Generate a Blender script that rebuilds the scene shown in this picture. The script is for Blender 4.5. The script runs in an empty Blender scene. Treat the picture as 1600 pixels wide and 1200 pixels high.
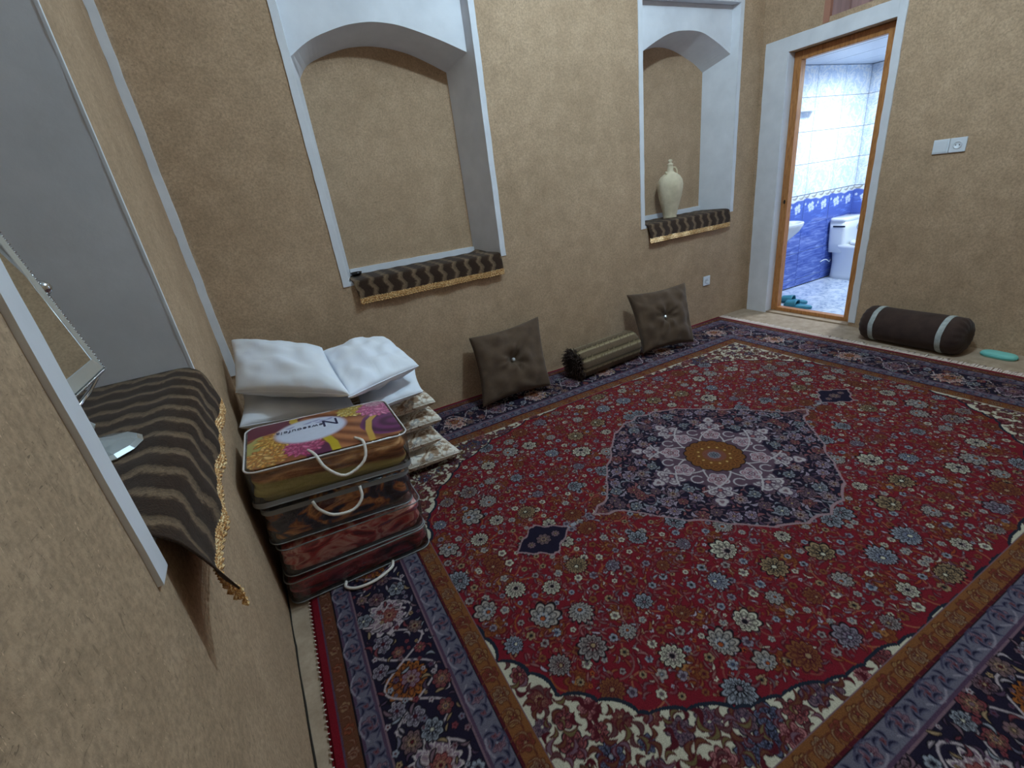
import bpy, bmesh, math, random
import numpy as np
from mathutils import Vector, Matrix, noise

sc = bpy.context.scene
COL = sc.collection
PI = math.pi

# ------------------------------------------------------------------ camera, world, lamps, exposure
cam_d = bpy.data.cameras.new('camera')
cam = bpy.data.objects.new('camera', cam_d)
COL.objects.link(cam)
cam_d.sensor_fit = 'HORIZONTAL'
cam_d.sensor_width = 36.0
cam_d.lens = 36.0 * 715.76 / 1600.0
cam_d.clip_start = 0.02
RC = ((0.87493648, 0.28528265, -0.3912799),
      (-0.46777996, 0.28906826, -0.83523736),
      (-0.12517213, 0.91381254, 0.38636587))
mw = Matrix(RC).to_4x4()
mw.translation = Vector((0, 0, 1.4))
cam.matrix_world = mw
sc.camera = cam

w = bpy.data.worlds.new('world')
sc.world = w
w.use_nodes = True
w.node_tree.nodes['Background'].inputs[0].default_value = (0.6, 0.75, 1.0, 1)
w.node_tree.nodes['Background'].inputs[1].default_value = 0.03

LIGHT = (2.04, 1.26, 3.28)
def lamp(name, kind, loc, energy, color, size=0.1, rot=(0, 0, 0), sy=None):
    d = bpy.data.lights.new(name, kind)
    d.energy = energy
    d.color = color
    if kind == 'AREA':
        d.shape = 'RECTANGLE' if sy else 'SQUARE'
        d.size = size
        if sy: d.size_y = sy
    else:
        d.shadow_soft_size = size
    o = bpy.data.objects.new(name, d)
    o.location = loc
    o.rotation_euler = rot
    COL.objects.link(o)
    return o
lamp('ceiling_bulb_light', 'POINT', LIGHT, 112, (0.63, 0.85, 1.0), 0.05)
lamp('bathroom_lamp_light', 'AREA', (5.35, 2.35, 2.08), 34, (0.80, 0.92, 1.0), 0.3, (0, 0, 0), 0.3)

vs = sc.view_settings
vs.view_transform = 'Standard'
vs.look = 'None'
vs.gamma = 1
vs.use_curve_mapping = False
vs.exposure = 0.0

# ------------------------------------------------------------------ helpers
def lin(c):
    c = np.asarray(c, dtype=float) / 255.0
    return np.where(c <= 0.04045, c / 12.92, ((c + 0.055) / 1.055) ** 2.4)
def L4(c):
    v = lin(c)
    return (float(v[0]), float(v[1]), float(v[2]), 1.0)

def mesh(name, verts, faces, mat, parent=None, smooth=False, kind=None, loc=None):
    me = bpy.data.meshes.new(name)
    me.from_pydata([tuple(v) for v in verts], [], [tuple(f) for f in faces])
    me.update()
    o = bpy.data.objects.new(name, me)
    if mat:
        for m in (mat if isinstance(mat, (list, tuple)) else [mat]):
            me.materials.append(m)
    if smooth:
        me.polygons.foreach_set('use_smooth', [True] * len(me.polygons))
    COL.objects.link(o)
    if parent: o.parent = parent
    if kind: o['kind'] = kind
    if loc: o.location = loc
    return o

class MB:
    def __init__(s): s.v = []; s.f = []
    def add(s, v, f):
        n = len(s.v)
        s.v += [tuple(p) for p in v]
        s.f += [tuple(i + n for i in q) for q in f]
        return s
    def box(s, a, b):
        x0, y0, z0 = a; x1, y1, z1 = b
        return s.add([(x0,y0,z0),(x1,y0,z0),(x1,y1,z0),(x0,y1,z0),(x0,y0,z1),(x1,y0,z1),(x1,y1,z1),(x0,y1,z1)],
                     [(0,3,2,1),(4,5,6,7),(0,1,5,4),(1,2,6,5),(2,3,7,6),(3,0,4,7)])
    def hexa(s, p):
        return s.add(p, [(0,3,2,1),(4,5,6,7),(0,1,5,4),(1,2,6,5),(2,3,7,6),(3,0,4,7)])
    def build(s, name, mat, parent=None, smooth=False, kind=None, loc=None, bevel=0, seg=2):
        o = mesh(name, s.v, s.f, mat, parent, smooth, kind, loc)
        if bevel:
            bm = bmesh.new(); bm.from_mesh(o.data)
            bmesh.ops.recalc_face_normals(bm, faces=bm.faces)
            bmesh.ops.bevel(bm, geom=list(bm.edges), offset=bevel, segments=seg, affect='EDGES', profile=0.5, clamp_overlap=True)
            for f in bm.faces: f.smooth = smooth
            bm.to_mesh(o.data); bm.free()
        return o

def tube(pts, r, n=8, closed=False):
    pts = [Vector(p) for p in pts]
    N = len(pts); v = []; f = []
    up = Vector((0, 0, 1)); prev = None
    for i, p in enumerate(pts):
        a = pts[(i - 1) % N] if (closed or i > 0) else pts[i]
        b = pts[(i + 1) % N] if (closed or i < N - 1) else pts[i]
        t = (b - a)
        t = t.normalized() if t.length > 1e-9 else Vector((1, 0, 0))
        if prev is None:
            q = t.cross(up)
            if q.length < 1e-3: q = t.cross(Vector((1, 0, 0)))
        else:
            q = prev - t * prev.dot(t)
        q.normalize(); prev = q
        s = t.cross(q)
        rr = r[i] if isinstance(r, (list, tuple)) else r
        for k in range(n):
            c = 2 * PI * k / n
            v.append(p + q * (rr * math.cos(c)) + s * (rr * math.sin(c)))
    M = N if closed else N - 1
    for i in range(M):
        j = (i + 1) % N
        for k in range(n):
            k2 = (k + 1) % n
            f.append((i*n+k, i*n+k2, j*n+k2, j*n+k))
    if not closed:
        f.append(tuple(range(n - 1, -1, -1)))
        f.append(tuple((N - 1) * n + k for k in range(n)))
    return v, f

def loft(rings, cap0=True, cap1=True):
    n = len(rings[0]); v = [p for r in rings for p in r]; f = []
    for i in range(len(rings) - 1):
        for k in range(n):
            k2 = (k + 1) % n
            f.append((i*n+k, i*n+k2, (i+1)*n+k2, (i+1)*n+k))
    if cap0: f.append(tuple(range(n - 1, -1, -1)))
    if cap1: f.append(tuple((len(rings) - 1) * n + k for k in range(n)))
    return v, f

def sup_ring(cx, cy, z, rx, ry, e=2.0, n=32):
    out = []
    for k in range(n):
        a = 2 * PI * k / n
        c, s = math.cos(a), math.sin(a)
        out.append((cx + rx * math.copysign(abs(c) ** (2 / e), c), cy + ry * math.copysign(abs(s) ** (2 / e), s), z))
    return out

def rrect(w, d, r, n=6):
    pts = []
    for cx, cy, a0 in ((w/2-r, d/2-r, 0), (-w/2+r, d/2-r, 90), (-w/2+r, -d/2+r, 180), (w/2-r, -d/2+r, 270)):
        for k in range(n + 1):
            a = math.radians(a0 + 90 * k / n)
            pts.append((cx + r * math.cos(a), cy + r * math.sin(a)))
    out = []
    for i in range(len(pts)):
        a = pts[i]; b = pts[(i + 1) % len(pts)]
        out.append(a)
        dd = math.dist(a, b)
        m = int(dd / 0.05)
        for k in range(1, m):
            out.append((a[0] + (b[0]-a[0]) * k / m, a[1] + (b[1]-a[1]) * k / m))
    return out

def lathe(prof, n=32, c=(0, 0, 0)):
    rings = [[(c[0] + r * math.cos(2*PI*k/n), c[1] + r * math.sin(2*PI*k/n), c[2] + z) for k in range(n)] for r, z in prof]
    return loft(rings)

def empty(name, label, cat, loc=(0, 0, 0), rot=(0, 0, 0), group=None):
    o = bpy.data.objects.new(name, None)
    o.empty_display_size = 0.05
    o.location = loc; o.rotation_euler = rot
    COL.objects.link(o)
    return tag(o, label, cat, group)
def tag(o, label, cat, group=None):
    o['label'] = label; o['category'] = cat
    if group: o['group'] = group
    return o
def shade(o):
    o.data.polygons.foreach_set('use_smooth', [True] * len(o.data.polygons)); return o

# ------------------------------------------------------------------ materials
class N:
    def __init__(s, name):
        s.m = bpy.data.materials.new(name); s.m.use_nodes = True
        s.t = s.m.node_tree; s.b = s.t.nodes['Principled BSDF']
        s.out = s.t.nodes['Material Output']
    def n(s, typ, **kw):
        x = s.t.nodes.new('ShaderNode' + typ)
        for k, v in kw.items():
            if k.startswith('_'): setattr(x, k[1:], v)
            else:
                x.inputs[k.replace('.', ' ')].default_value = v
        return x
    def l(s, a, b): s.t.links.new(a, b)
    def set(s, **kw):
        for k, v in kw.items(): s.b.inputs[k.replace('_', ' ')].default_value = v
        return s
    def ramp(s, fac, stops, interp='LINEAR'):
        r = s.t.nodes.new('ShaderNodeValToRGB')
        r.color_ramp.interpolation = interp
        e = r.color_ramp.elements
        while len(e) > 1: e.remove(e[-1])
        e[0].position = stops[0][0]; e[0].color = stops[0][1]
        for p, c in stops[1:]:
            q = e.new(p); q.color = c
        s.l(fac, r.inputs[0]); return r
    def mix(s, fac, a, b, blend='MIX'):
        x = s.t.nodes.new('ShaderNodeMix'); x.data_type = 'RGBA'; x.blend_type = blend
        for sock, v in ((x.inputs[0], fac), (x.inputs[6], a), (x.inputs[7], b)):
            if hasattr(v, 'is_linked') or hasattr(v, 'links'): s.l(v, sock)
            else: sock.default_value = v
        return x.outputs[2]
    def coord(s, scale=(1, 1, 1), kind='Object'):
        tc = s.t.nodes.new('ShaderNodeTexCoord'); mp = s.t.nodes.new('ShaderNodeMapping')
        mp.inputs['Scale'].default_value = scale
        s.l(tc.outputs[kind], mp.inputs[0]); return mp.outputs[0]
    def noise(s, vec, scale, detail=3, rough=0.55, dist=0.0):
        x = s.t.nodes.new('ShaderNodeTexNoise')
        x.inputs['Scale'].default_value = scale; x.inputs['Detail'].default_value = detail
        x.inputs['Roughness'].default_value = rough; x.inputs['Distortion'].default_value = dist
        s.l(vec, x.inputs['Vector']); return x.outputs['Fac']
    def bump(s, h, strength=0.3, dist=0.01):
        x = s.t.nodes.new('ShaderNodeBump'); x.inputs['Strength'].default_value = strength
        x.inputs['Distance'].default_value = dist
        s.l(h, x.inputs['Height']); s.l(x.outputs[0], s.b.inputs['Normal']); return s

def mat_flat(name, c, rough=0.6, metal=0.0, bump=None, **kw):
    n = N(name); n.set(Base_Color=L4(c), Roughness=rough, Metallic=metal)
    if bump:
        v = n.coord(); n.bump(n.noise(v, bump[0], 4), bump[1], bump[2])
    for k, v in kw.items(): n.b.inputs[k.replace('_', ' ')].default_value = v
    return n.m

def mat_adobe(name, base, dark, light, fleck=1.0):
    n = N(name); v = n.coord(kind='Object')
    big = n.noise(v, 1.3, 3, 0.5)
    med = n.noise(v, 9, 5, 0.65)
    fin = n.noise(v, 90, 5, 0.7)
    c = n.ramp(med, [(0.3, L4(dark)), (0.52, L4(base)), (0.75, L4(light))]).outputs[0]
    c = n.mix(0.35, c, n.ramp(big, [(0.35, L4(dark)), (0.65, L4(light))]).outputs[0])
    c = n.mix(n.ramp(fin, [(0.35, (0.45,)*3 + (1,)), (0.6, (0, 0, 0, 1))]).outputs[0], c, L4([x * 0.62 for x in base]))
    vv = n.coord((30, 30, 110)); st = n.noise(vv, 1.0, 2, 0.5, 1.4)
    c = n.mix(n.ramp(st, [(0.68, (0, 0, 0, 1)), (0.72, (0.35,)*3 + (1,))]).outputs[0], c, L4([x * 0.5 for x in base]))
    vv = n.coord((90, 90, 26)); st = n.noise(vv, 1.0, 2, 0.5, 1.4)
    c = n.mix(n.ramp(st, [(0.69, (0, 0, 0, 1)), (0.73, (0.35,)*3 + (1,))]).outputs[0], c, L4([x * 0.5 for x in base]))
    # chopped straw: short dark strokes in two directions
    for sc_, lo in (((70, 70, 300), 0.71), ((260, 260, 60), 0.72)):
        vv = n.coord(sc_)
        st = n.noise(vv, 1.0, 2, 0.5, 1.2)
        f = n.ramp(st, [(lo - 0.04, (0, 0, 0, 1)), (lo + 0.03, (fleck * 0.6,)*3 + (1,))]).outputs[0]
        c = n.mix(f, c, L4([x * 0.45 for x in base]))
    for sc_, lo in (((280, 280, 80), 0.72),):
        vv = n.coord(sc_)
        st = n.noise(vv, 1.3, 2, 0.5, 1.0)
        f = n.ramp(st, [(lo - 0.04, (0, 0, 0, 1)), (lo + 0.02, (0.6,)*3 + (1,))]).outputs[0]
        c = n.mix(f, c, L4([min(255, x * 1.2) for x in light]))
    n.l(c, n.b.inputs['Base Color']); n.set(Roughness=0.9)
    n.b.inputs['Specular IOR Level'].default_value = 0.2
    n.bump(n.noise(v, 45, 6, 0.7), 0.35, 0.006)
    return n.m

M = {}
M['adobe'] = mat_adobe('adobe_plaster', (191, 162, 132), (174, 146, 118), (207, 177, 147))
M['plaster'] = None
n = N('white_plaster'); v = n.coord()
c = n.ramp(n.noise(v, 6, 4), [(0.3, L4((214, 216, 222))), (0.7, L4((228, 230, 236)))]).outputs[0]
n.l(c, n.b.inputs['Base Color']); n.set(Roughness=0.75); n.bump(n.noise(v, 22, 5, 0.6), 0.15, 0.006); M['plaster'] = n.m

n = N('beige_floor'); v = n.coord()
c = n.ramp(n.noise(v, 14, 5, 0.7), [(0.3, L4((152, 130, 108))), (0.7, L4((184, 163, 140)))]).outputs[0]
n.l(c, n.b.inputs['Base Color']); n.set(Roughness=0.8); n.bump(n.noise(v, 60, 4), 0.2, 0.004); M['floor'] = n.m

def mat_attr(name, rough=0.9, bump=None, sheen=0.0, spec=0.2, grain=0.12, gscale=400):
    n = N(name)
    a = n.t.nodes.new('ShaderNodeAttribute'); a.attribute_name = 'Col'
    v = n.coord()
    g = n.ramp(n.noise(v, gscale, 2, 0.6), [(0.3, (1 - grain,)*3 + (1,)), (0.7, (1, 1, 1, 1))]).outputs[0]
    c = n.mix(1.0, a.outputs['Color'], g, 'MULTIPLY')
    n.l(c, n.b.inputs['Base Color']); n.set(Roughness=rough)
    n.b.inputs['Specular IOR Level'].default_value = spec
    if sheen:
        n.b.inputs['Sheen Weight'].default_value = sheen
    if bump: n.bump(n.noise(v, bump[0], 3, 0.7), bump[1], bump[2])
    return n.m
M['carpet'] = mat_attr('woven_carpet', 0.95, (500, 0.5, 0.004), 0.0, 0.1, 0.35, 350)
M['velvet'] = mat_attr('chevron_velvet', 0.9, (260, 0.7, 0.004), 0.1, 0.15, 0.5, 300)
M['print'] = mat_attr('printed_vinyl', 0.3, None, 0, 0.4, 0.05, 60)
M['decor'] = mat_attr('decor_tile_glaze', 0.12, None, 0, 0.5, 0.05, 40)

# ------------------------------------------------------------------ painter on a vertex grid
class Paint:
    def __init__(s, xs, ys, base):
        s.xs = np.asarray(xs); s.ys = np.asarray(ys)
        s.c = np.zeros((len(ys), len(xs), 3)); s.c[:] = lin(base)
        s.id = np.zeros((len(ys), len(xs)), dtype=np.int8)
        s.soft = 0.003
    def win(s, cx, cy, r):
        i0 = np.searchsorted(s.xs, cx - r); i1 = np.searchsorted(s.xs, cx + r)
        j0 = np.searchsorted(s.ys, cy - r); j1 = np.searchsorted(s.ys, cy + r)
        if i1 <= i0 or j1 <= j0: return None
        sl = (slice(j0, j1), slice(i0, i1))
        return sl, s.xs[i0:i1][None, :] - cx, s.ys[j0:j1][:, None] - cy
    def put(s, sl, a, col, rid=None):
        a = np.clip(a, 0, 1)
        if rid is not None: a = a * (s.id[sl] == rid)
        s.c[sl] = s.c[sl] * (1 - a[..., None]) + col * a[..., None]
    def edge(s, t, r): return np.clip(t * r / s.soft + 0.5, 0, 1)
    def flower(s, cx, cy, r, nn, a0, cols, rid=None, elong=0.0, outline=True):
        q = s.win(cx, cy, r * (1.35 + abs(elong)) + 0.004)
        if q is None: return
        sl, dx, dy = q
        rho = np.hypot(dx, dy) + 1e-6; th = np.arctan2(dy, dx) - a0
        if rho.size == 0: return
        cs = np.abs(np.cos(nn * th / 2))
        R = r * (0.76 + 0.24 * cs ** 1.2) * (1 + elong * np.cos(th))
        t = rho / R
        if outline: s.put(sl, s.edge(1.16 - t, r), lin(cols[-1]), rid)
        rim = lin(cols[0]); dk = lin(cols[-1]); mid = rim * 0.42 + dk * 0.35 + lin(cols[1]) * 0.23
        s.put(sl, s.edge(1.0 - t, r), rim, rid)
        s.put(sl, s.edge(1.0 - t, r) * s.edge(t - 0.45, r) * np.clip((0.30 - cs) * 4, 0, 1) * 0.9, dk, rid)
        if r > 0.022:
            s.put(sl, s.edge(0.84 - t, r), dk, rid)
            s.put(sl, s.edge(0.78 - t, r), mid, rid)
            s.put(sl, s.edge(0.80 - t, r) * s.edge(t - 0.50, r) * np.clip((0.42 - cs) * 4, 0, 1) * 0.9, dk, rid)
            s.put(sl, s.edge(0.76 - t, r) * s.edge(t - 0.52, r) * np.clip((cs - 0.90) * 14, 0, 1) * 0.9, rim, rid)
            s.put(sl, s.edge(0.52 - t, r), dk, rid)
            s.put(sl, s.edge(0.46 - t, r), lin(cols[1]), rid)
            s.put(sl, s.edge(0.46 - t, r) * s.edge(t - 0.26, r) * (cs > 0.7) * 0.8, rim, rid)
            s.put(sl, s.edge(0.25 - t, r), dk, rid)
            s.put(sl, s.edge(0.17 - t, r), lin(cols[2]), rid)
        else:
            s.put(sl, s.edge(0.58 - t, r), mid, rid)
            s.put(sl, s.edge(0.36 - t, r), dk, rid)
            s.put(sl, s.edge(0.22 - t, r), lin(cols[1]), rid)
    def blossom(s, cx, cy, r, nn, a0, cols, rid=None):
        q = s.win(cx, cy, r * 1.3 + 0.003)
        if q is None: return
        sl, dx, dy = q
        rho = np.hypot(dx, dy) + 1e-6; th = np.arctan2(dy, dx) - a0
        R = r * (0.62 + 0.38 * np.abs(np.cos(nn * th / 2)))
        t = rho / R
        s.put(sl, s.edge(1.25 - t, r), lin(cols[-1]), rid)
        s.put(sl, s.edge(1.0 - t, r), lin(cols[0]), rid)
        s.put(sl, s.edge(0.40 - t, r), lin(cols[1]), rid)
    def leaf(s, cx, cy, Lh, wd, ang, k, cols, rid=None):
        q = s.win(cx, cy, Lh * 1.15)
        if q is None: return
        sl, dx, dy = q
        c, sn = math.cos(ang), math.sin(ang)
        a = (dx * c + dy * sn) / Lh; b = -dx * sn + dy * c
        yc = k * Lh * (a * a - 0.3)
        wv = wd * np.clip(1 - a * a, 0, 1) ** 0.8
        d = np.abs(b - yc)
        inside = (np.abs(a) < 1)
        s.put(sl, np.clip((wv * 1.0 + 0.003 - d) / s.soft + 0.5, 0, 1) * inside, lin(cols[-1]), rid)
        s.put(sl, np.clip((wv - d) / s.soft, 0, 1) * inside, lin(cols[0]), rid)
        s.put(sl, np.clip((wv * 0.4 - d) / s.soft, 0, 1) * inside, lin(cols[1]), rid)
    def line(s, pts, wd, col, rid=None):
        pts = np.asarray(pts, dtype=float)
        for i in range(len(pts) - 1):
            a = pts[i]; b = pts[i + 1]
            cx, cy = (a + b) / 2; Lh = np.hypot(*(b - a)) / 2
            q = s.win(cx, cy, Lh + wd * 1.5 + 0.003)
            if q is None: continue
            sl, dx, dy = q
            px = dx + cx - a[0]; py = dy + cy - a[1]
            e = b - a; ee = e @ e + 1e-12
            t = np.clip((px * e[0] + py * e[1]) / ee, 0, 1)
            d = np.hypot(px - t * e[0], py - t * e[1])
            s.put(sl, np.clip((wd - d) / s.soft + 0.5, 0, 1), lin(col), rid)
    def ellipse(s, cx, cy, rx, ry, col, soft=None, rid=None):
        q = s.win(cx, cy, max(rx, ry) * 1.2)
        if q is None: return
        sl, dx, dy = q
        t = np.sqrt((dx / rx) ** 2 + (dy / ry) ** 2)
        a = np.clip((1 - t) * min(rx, ry) / (soft or s.soft) + 0.5, 0, 1)
        s.put(sl, a, lin(col), rid)

def grid_faces(nx, ny):
    i = np.arange(nx - 1); j = np.arange(ny - 1)
    I, J = np.meshgrid(i, j)
    a = (J * nx + I).ravel()
    return np.stack([a, a + 1, a + 1 + nx, a + nx], 1)

def big_mesh(name, V, F, C, mat, parent=None, smooth=True):
    me = bpy.data.meshes.new(name)
    nv, nf = len(V), len(F)
    me.vertices.add(nv); me.vertices.foreach_set('co', np.ascontiguousarray(V, dtype=np.float32).ravel())
    me.loops.add(nf * 4); me.loops.foreach_set('vertex_index', np.ascontiguousarray(F, dtype=np.int32).ravel())
    me.polygons.add(nf)
    me.polygons.foreach_set('loop_start', np.arange(0, nf * 4, 4, dtype=np.int32))
    try: me.polygons.foreach_set('loop_total', np.full(nf, 4, dtype=np.int32))
    except Exception: pass
    me.polygons.foreach_set('use_smooth', np.full(nf, smooth, dtype=bool))
    me.update(calc_edges=True)
    at = me.color_attributes.new('Col', 'FLOAT_COLOR', 'POINT')
    rgba = np.ones((nv, 4), dtype=np.float32); rgba[:, :3] = C
    at.data.foreach_set('color', rgba.ravel())
    me.materials.append(mat)
    o = bpy.data.objects.new(name, me)
    COL.objects.link(o)
    if parent: o.parent = parent
    return o

# ------------------------------------------------------------------ the room
YB = 3.031      # back wall face
XR = 4.13       # right wall face
YF = -1.3       # front wall
ZC = 3.55
def lwx(y): return -0.24 - 0.046 * y    # left wall face, slightly out of square

def slab_with_holes(name, u0, u1, z0, z1, holes, put, mat):
    us = sorted({u0, u1} | {h[0] for h in holes} | {h[1] for h in holes})
    zs = sorted({z0, z1} | {h[2] for h in holes} | {h[3] for h in holes})
    b = MB()
    for i in range(len(us) - 1):
        for j in range(len(zs) - 1):
            cu, cz = (us[i] + us[i+1]) / 2, (zs[j] + zs[j+1]) / 2
            if any(h[0] < cu < h[1] and h[2] < cz < h[3] for h in holes): continue
            b.hexa(put(us[i], us[i+1], zs[j], zs[j+1]))
    o = b.build(name, mat)
    bm = bmesh.new(); bm.from_mesh(o.data)
    bmesh.ops.remove_doubles(bm, verts=bm.verts, dist=1e-5)
    # drop the walls between neighbouring cells
    seen = {}
    for f in bm.faces: seen.setdefault(tuple(sorted(v.index for v in f.verts)), []).append(f)
    dead = [f for fs in seen.values() if len(fs) > 1 for f in fs]
    bmesh.ops.delete(bm, geom=dead, context='FACES')
    bmesh.ops.recalc_face_normals(bm, faces=bm.faces)
    bm.to_mesh(o.data); bm.free()
    o['kind'] = 'structure'
    return o

N1 = (0.372, 1.505, 0.98, 2.56)
N2 = (2.780, 3.872, 0.97, 2.56)
NL = (0.715, 1.80, 0.97, 2.6)   # left niche in y, z
slab_with_holes('wall_back', -1.1, XR + 0.17, 0, ZC, [N1, N2],
                lambda a, b, c, d: [(a, YB, c), (b, YB, c), (b, YB + 0.42, c), (a, YB + 0.42, c), (a, YB, d), (b, YB, d), (b, YB + 0.42, d), (a, YB + 0.42, d)] if True else 0, M['adobe'])
slab_with_holes('wall_left', YF - 0.1, YB - 0.001, 0, ZC, [NL],
                lambda a, b, c, d: [(lwx(a), a, c), (lwx(a) - 0.75, a, c), (lwx(b) - 0.75, b, c), (lwx(b), b, c), (lwx(a), a, d), (lwx(a) - 0.75, a, d), (lwx(b) - 0.75, b, d), (lwx(b), b, d)], M['adobe'])
DY0, DY1, DZ = 2.042, 2.795, 2.136        # door opening
slab_with_holes('wall_right', YF - 0.1, YB - 0.001, 0, ZC, [(DY0, DY1, 0, DZ), (1.35, 2.545, 2.275, 3.05)],
                lambda a, b, c, d: [(XR, a, c), (XR + 0.16, a, c), (XR + 0.16, b, c), (XR, b, c), (XR, a, d), (XR + 0.16, a, d), (XR + 0.16, b, d), (XR, b, d)], M['adobe'])
wf = MB().box((-1.1, YF - 0.1, 0), (XR + 0.16, YF, ZC)).build('wall_front', M['adobe']); wf['kind'] = 'structure'
M['ceil'] = mat_flat('ceiling_limewash', (238, 240, 242), 0.85, bump=(12, 0.2, 0.01))
ce = MB().box((-1.1, YF - 0.1, ZC), (XR + 0.16, YB + 0.42, ZC + 0.1)).build('ceiling', M['ceil']); ce['kind'] = 'structure'
fl = MB().box((-1.1, YF - 0.1, -0.12), (XR + 0.17, YB + 0.42, 0)).build('floor', M['floor']); fl['kind'] = 'structure'
# dark joint where the left wall meets the floor
M['gap'] = mat_flat('dark_gap', (38, 32, 24), 0.9)
g = []
bl = MB()
rnd = random.Random(4)
y = YF
ps = []
while y < YB:
    ps.append((lwx(y) + 0.003 + rnd.uniform(-0.002, 0.002), y, 0.0015)); y += 0.06
v_, f_ = tube(ps, 0.0032, 5)
jt = mesh('floor_joint_left', v_, f_, M['gap'], None, True, 'structure')  # thin dark tube standing in for the crack between wall and floor

# trims with slightly hand-made edges
def bar(b, p, q, wv, dv, seg=0.06, jit=0.0015, seed=1):
    """box-section strip from p to q, width vector wv, depth vector dv"""
    r = random.Random(seed)
    p, q, wv, dv = map(Vector, (p, q, wv, dv))
    n_ = max(1, int((q - p).length / seg))
    rings = []
    wn = wv.normalized()
    for i in range(n_ + 1):
        c = p.lerp(q, i / n_)
        j0 = wn * r.uniform(-jit, jit); j1 = wn * r.uniform(-jit, jit)
        rings.append([tuple(c + j0), tuple(c + wv + j1), tuple(c + wv + dv + j1), tuple(c + dv + j0)])
    v, f = loft(rings)
    b.add(v, f)

def niche(name, N_, front, back, y0, yrec, yb, sl, sr, label):
    x0, x1, z0, z1 = N_
    root = bpy.data.objects.new(name, None); root.empty_display_size = 0.05
    root.location = ((x0 + x1) / 2, y0, z0); COL.objects.link(root); root['kind'] = 'structure'
    O = Vector(root.location)
    def bl(b, nm, mat, smooth=False):
        b.v = [tuple(Vector(p) - O) for p in b.v]
        o = b.build(nm, mat, root, smooth)
        bm = bmesh.new(); bm.from_mesh(o.data); bmesh.ops.recalc_face_normals(bm, faces=bm.faces); bm.to_mesh(o.data); bm.free()
        return o
    w_ = 0.036; pr = 0.006
    # proud border strips
    for (p, q, wv, sd) in (((x0 - 0.004, y0 - pr, z0), (x0 - 0.004, y0 - pr, z1 + 0.01), (w_ + 0.004, 0, 0), 1),
                           ((x1 - w_, y0 - pr, z0), (x1 - w_, y0 - pr, z1 + 0.01), (w_ + 0.004, 0, 0), 2),
                           ((x0 + w_, y0 - pr, z1 - w_), (x1 - w_, y0 - pr, z1 - w_), (0, 0, w_ + 0.01), 3)):
        b = MB(); bar(b, p, q, wv, (0, pr + 0.05, 0), seed=sd); bl(b, 'border_strip', M['plaster'])
    xi0, xi1 = x0 + w_, x1 - w_
    # side reveals, splayed inward
    b = MB(); b.hexa([(x0, y0+.04, z0), (xi0, y0+.0, z0), (xi0 + sl, yb, z0), (x0, yb, z0), (x0, y0+.04, z1), (xi0, y0+.0, z1), (xi0 + sl, yb, z1), (x0, yb, z1)])
    bl(b, 'reveal', M['plaster'])
    b = MB(); b.hexa([(xi1, y0+.0, z0), (x1, y0+.04, z0), (x1, yb, z0), (xi1 - sr, yb, z0), (xi1, y0+.0, z1), (x1, y0+.04, z1), (x1, yb, z1), (xi1 - sr, yb, z1)])
    bl(b, 'reveal', M['plaster'])
    b = MB().box((xi0, y0, z1 - w_ + 0.001), (xi1, yb, z1)); bl(b, 'head', M['plaster'])
    # arched spandrel with its soffit
    def smooth_curve(c, n_=40):
        xs = np.array([p[0] for p in c]); zs = np.array([p[1] for p in c])
        t = np.linspace(xs[0], xs[-1], n_)
        z = np.interp(t, xs, zs)
        for _ in range(4):
            z[1:-1] = (z[:-2] + 2 * z[1:-1] + z[2:]) / 4
        return list(zip(t, z))
    F = smooth_curve(front); B = smooth_curve(back)
    zt = z1 - w_
    n_ = len(F)
    V = []; Fc = []
    for (x, z) in F: V.append((x, yrec, z))
    for (x, z) in F: V.append((x, yrec, zt))
    for (x, z) in B: V.append((x, yb, z))
    for i in range(n_ - 1):
        Fc.append((i, i + 1, n_ + i + 1, n_ + i))
        Fc.append((i, 2 * n_ + i, 2 * n_ + i + 1, i + 1))
    # close the sides between the curve ends and the reveals
    k = len(V)
    V += [(xi0 - 0.01, yrec, F[0][1] - 0.0), (xi0 - 0.01, yrec, zt), (xi1 + 0.01, yrec, F[-1][1]), (xi1 + 0.01, yrec, zt),
          (xi0 + sl - 0.03, yb, B[0][1] - 0.02), (xi1 - sr + 0.03, yb, B[-1][1] - 0.02)]
    Fc += [(k, 0, n_, k + 1), (n_ - 1, k + 2, k + 3, 2 * n_ - 1), (k, k + 4, 2 * n_, 0), (n_ - 1, 3 * n_ - 1, k + 5, k + 2)]
    b = MB().add(V, Fc); o = bl(b, 'arch_spandrel', M['plaster'])
    # earthen back panel, white lip along the foot of it, plastered sill
    b = MB().box((x0, yb, z0), (x1, yb + 0.02, z1)); bl(b, 'back_panel', M['adobe'])
    b = MB().box((xi0, y0 + 0.004, z0), (xi1, yb, z0 + 0.022)); bl(b, 'sill', M['plaster'])
    b = MB(); bar(b, (xi0 + sl, yb - 0.02, z0 + 0.022), (xi1 - sr, yb - 0.02, z0 + 0.022), (0, 0, 0.05), (0, 0.02, 0), seed=7); bl(b, 'sill_lip', M['plaster'])
    return root

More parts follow.
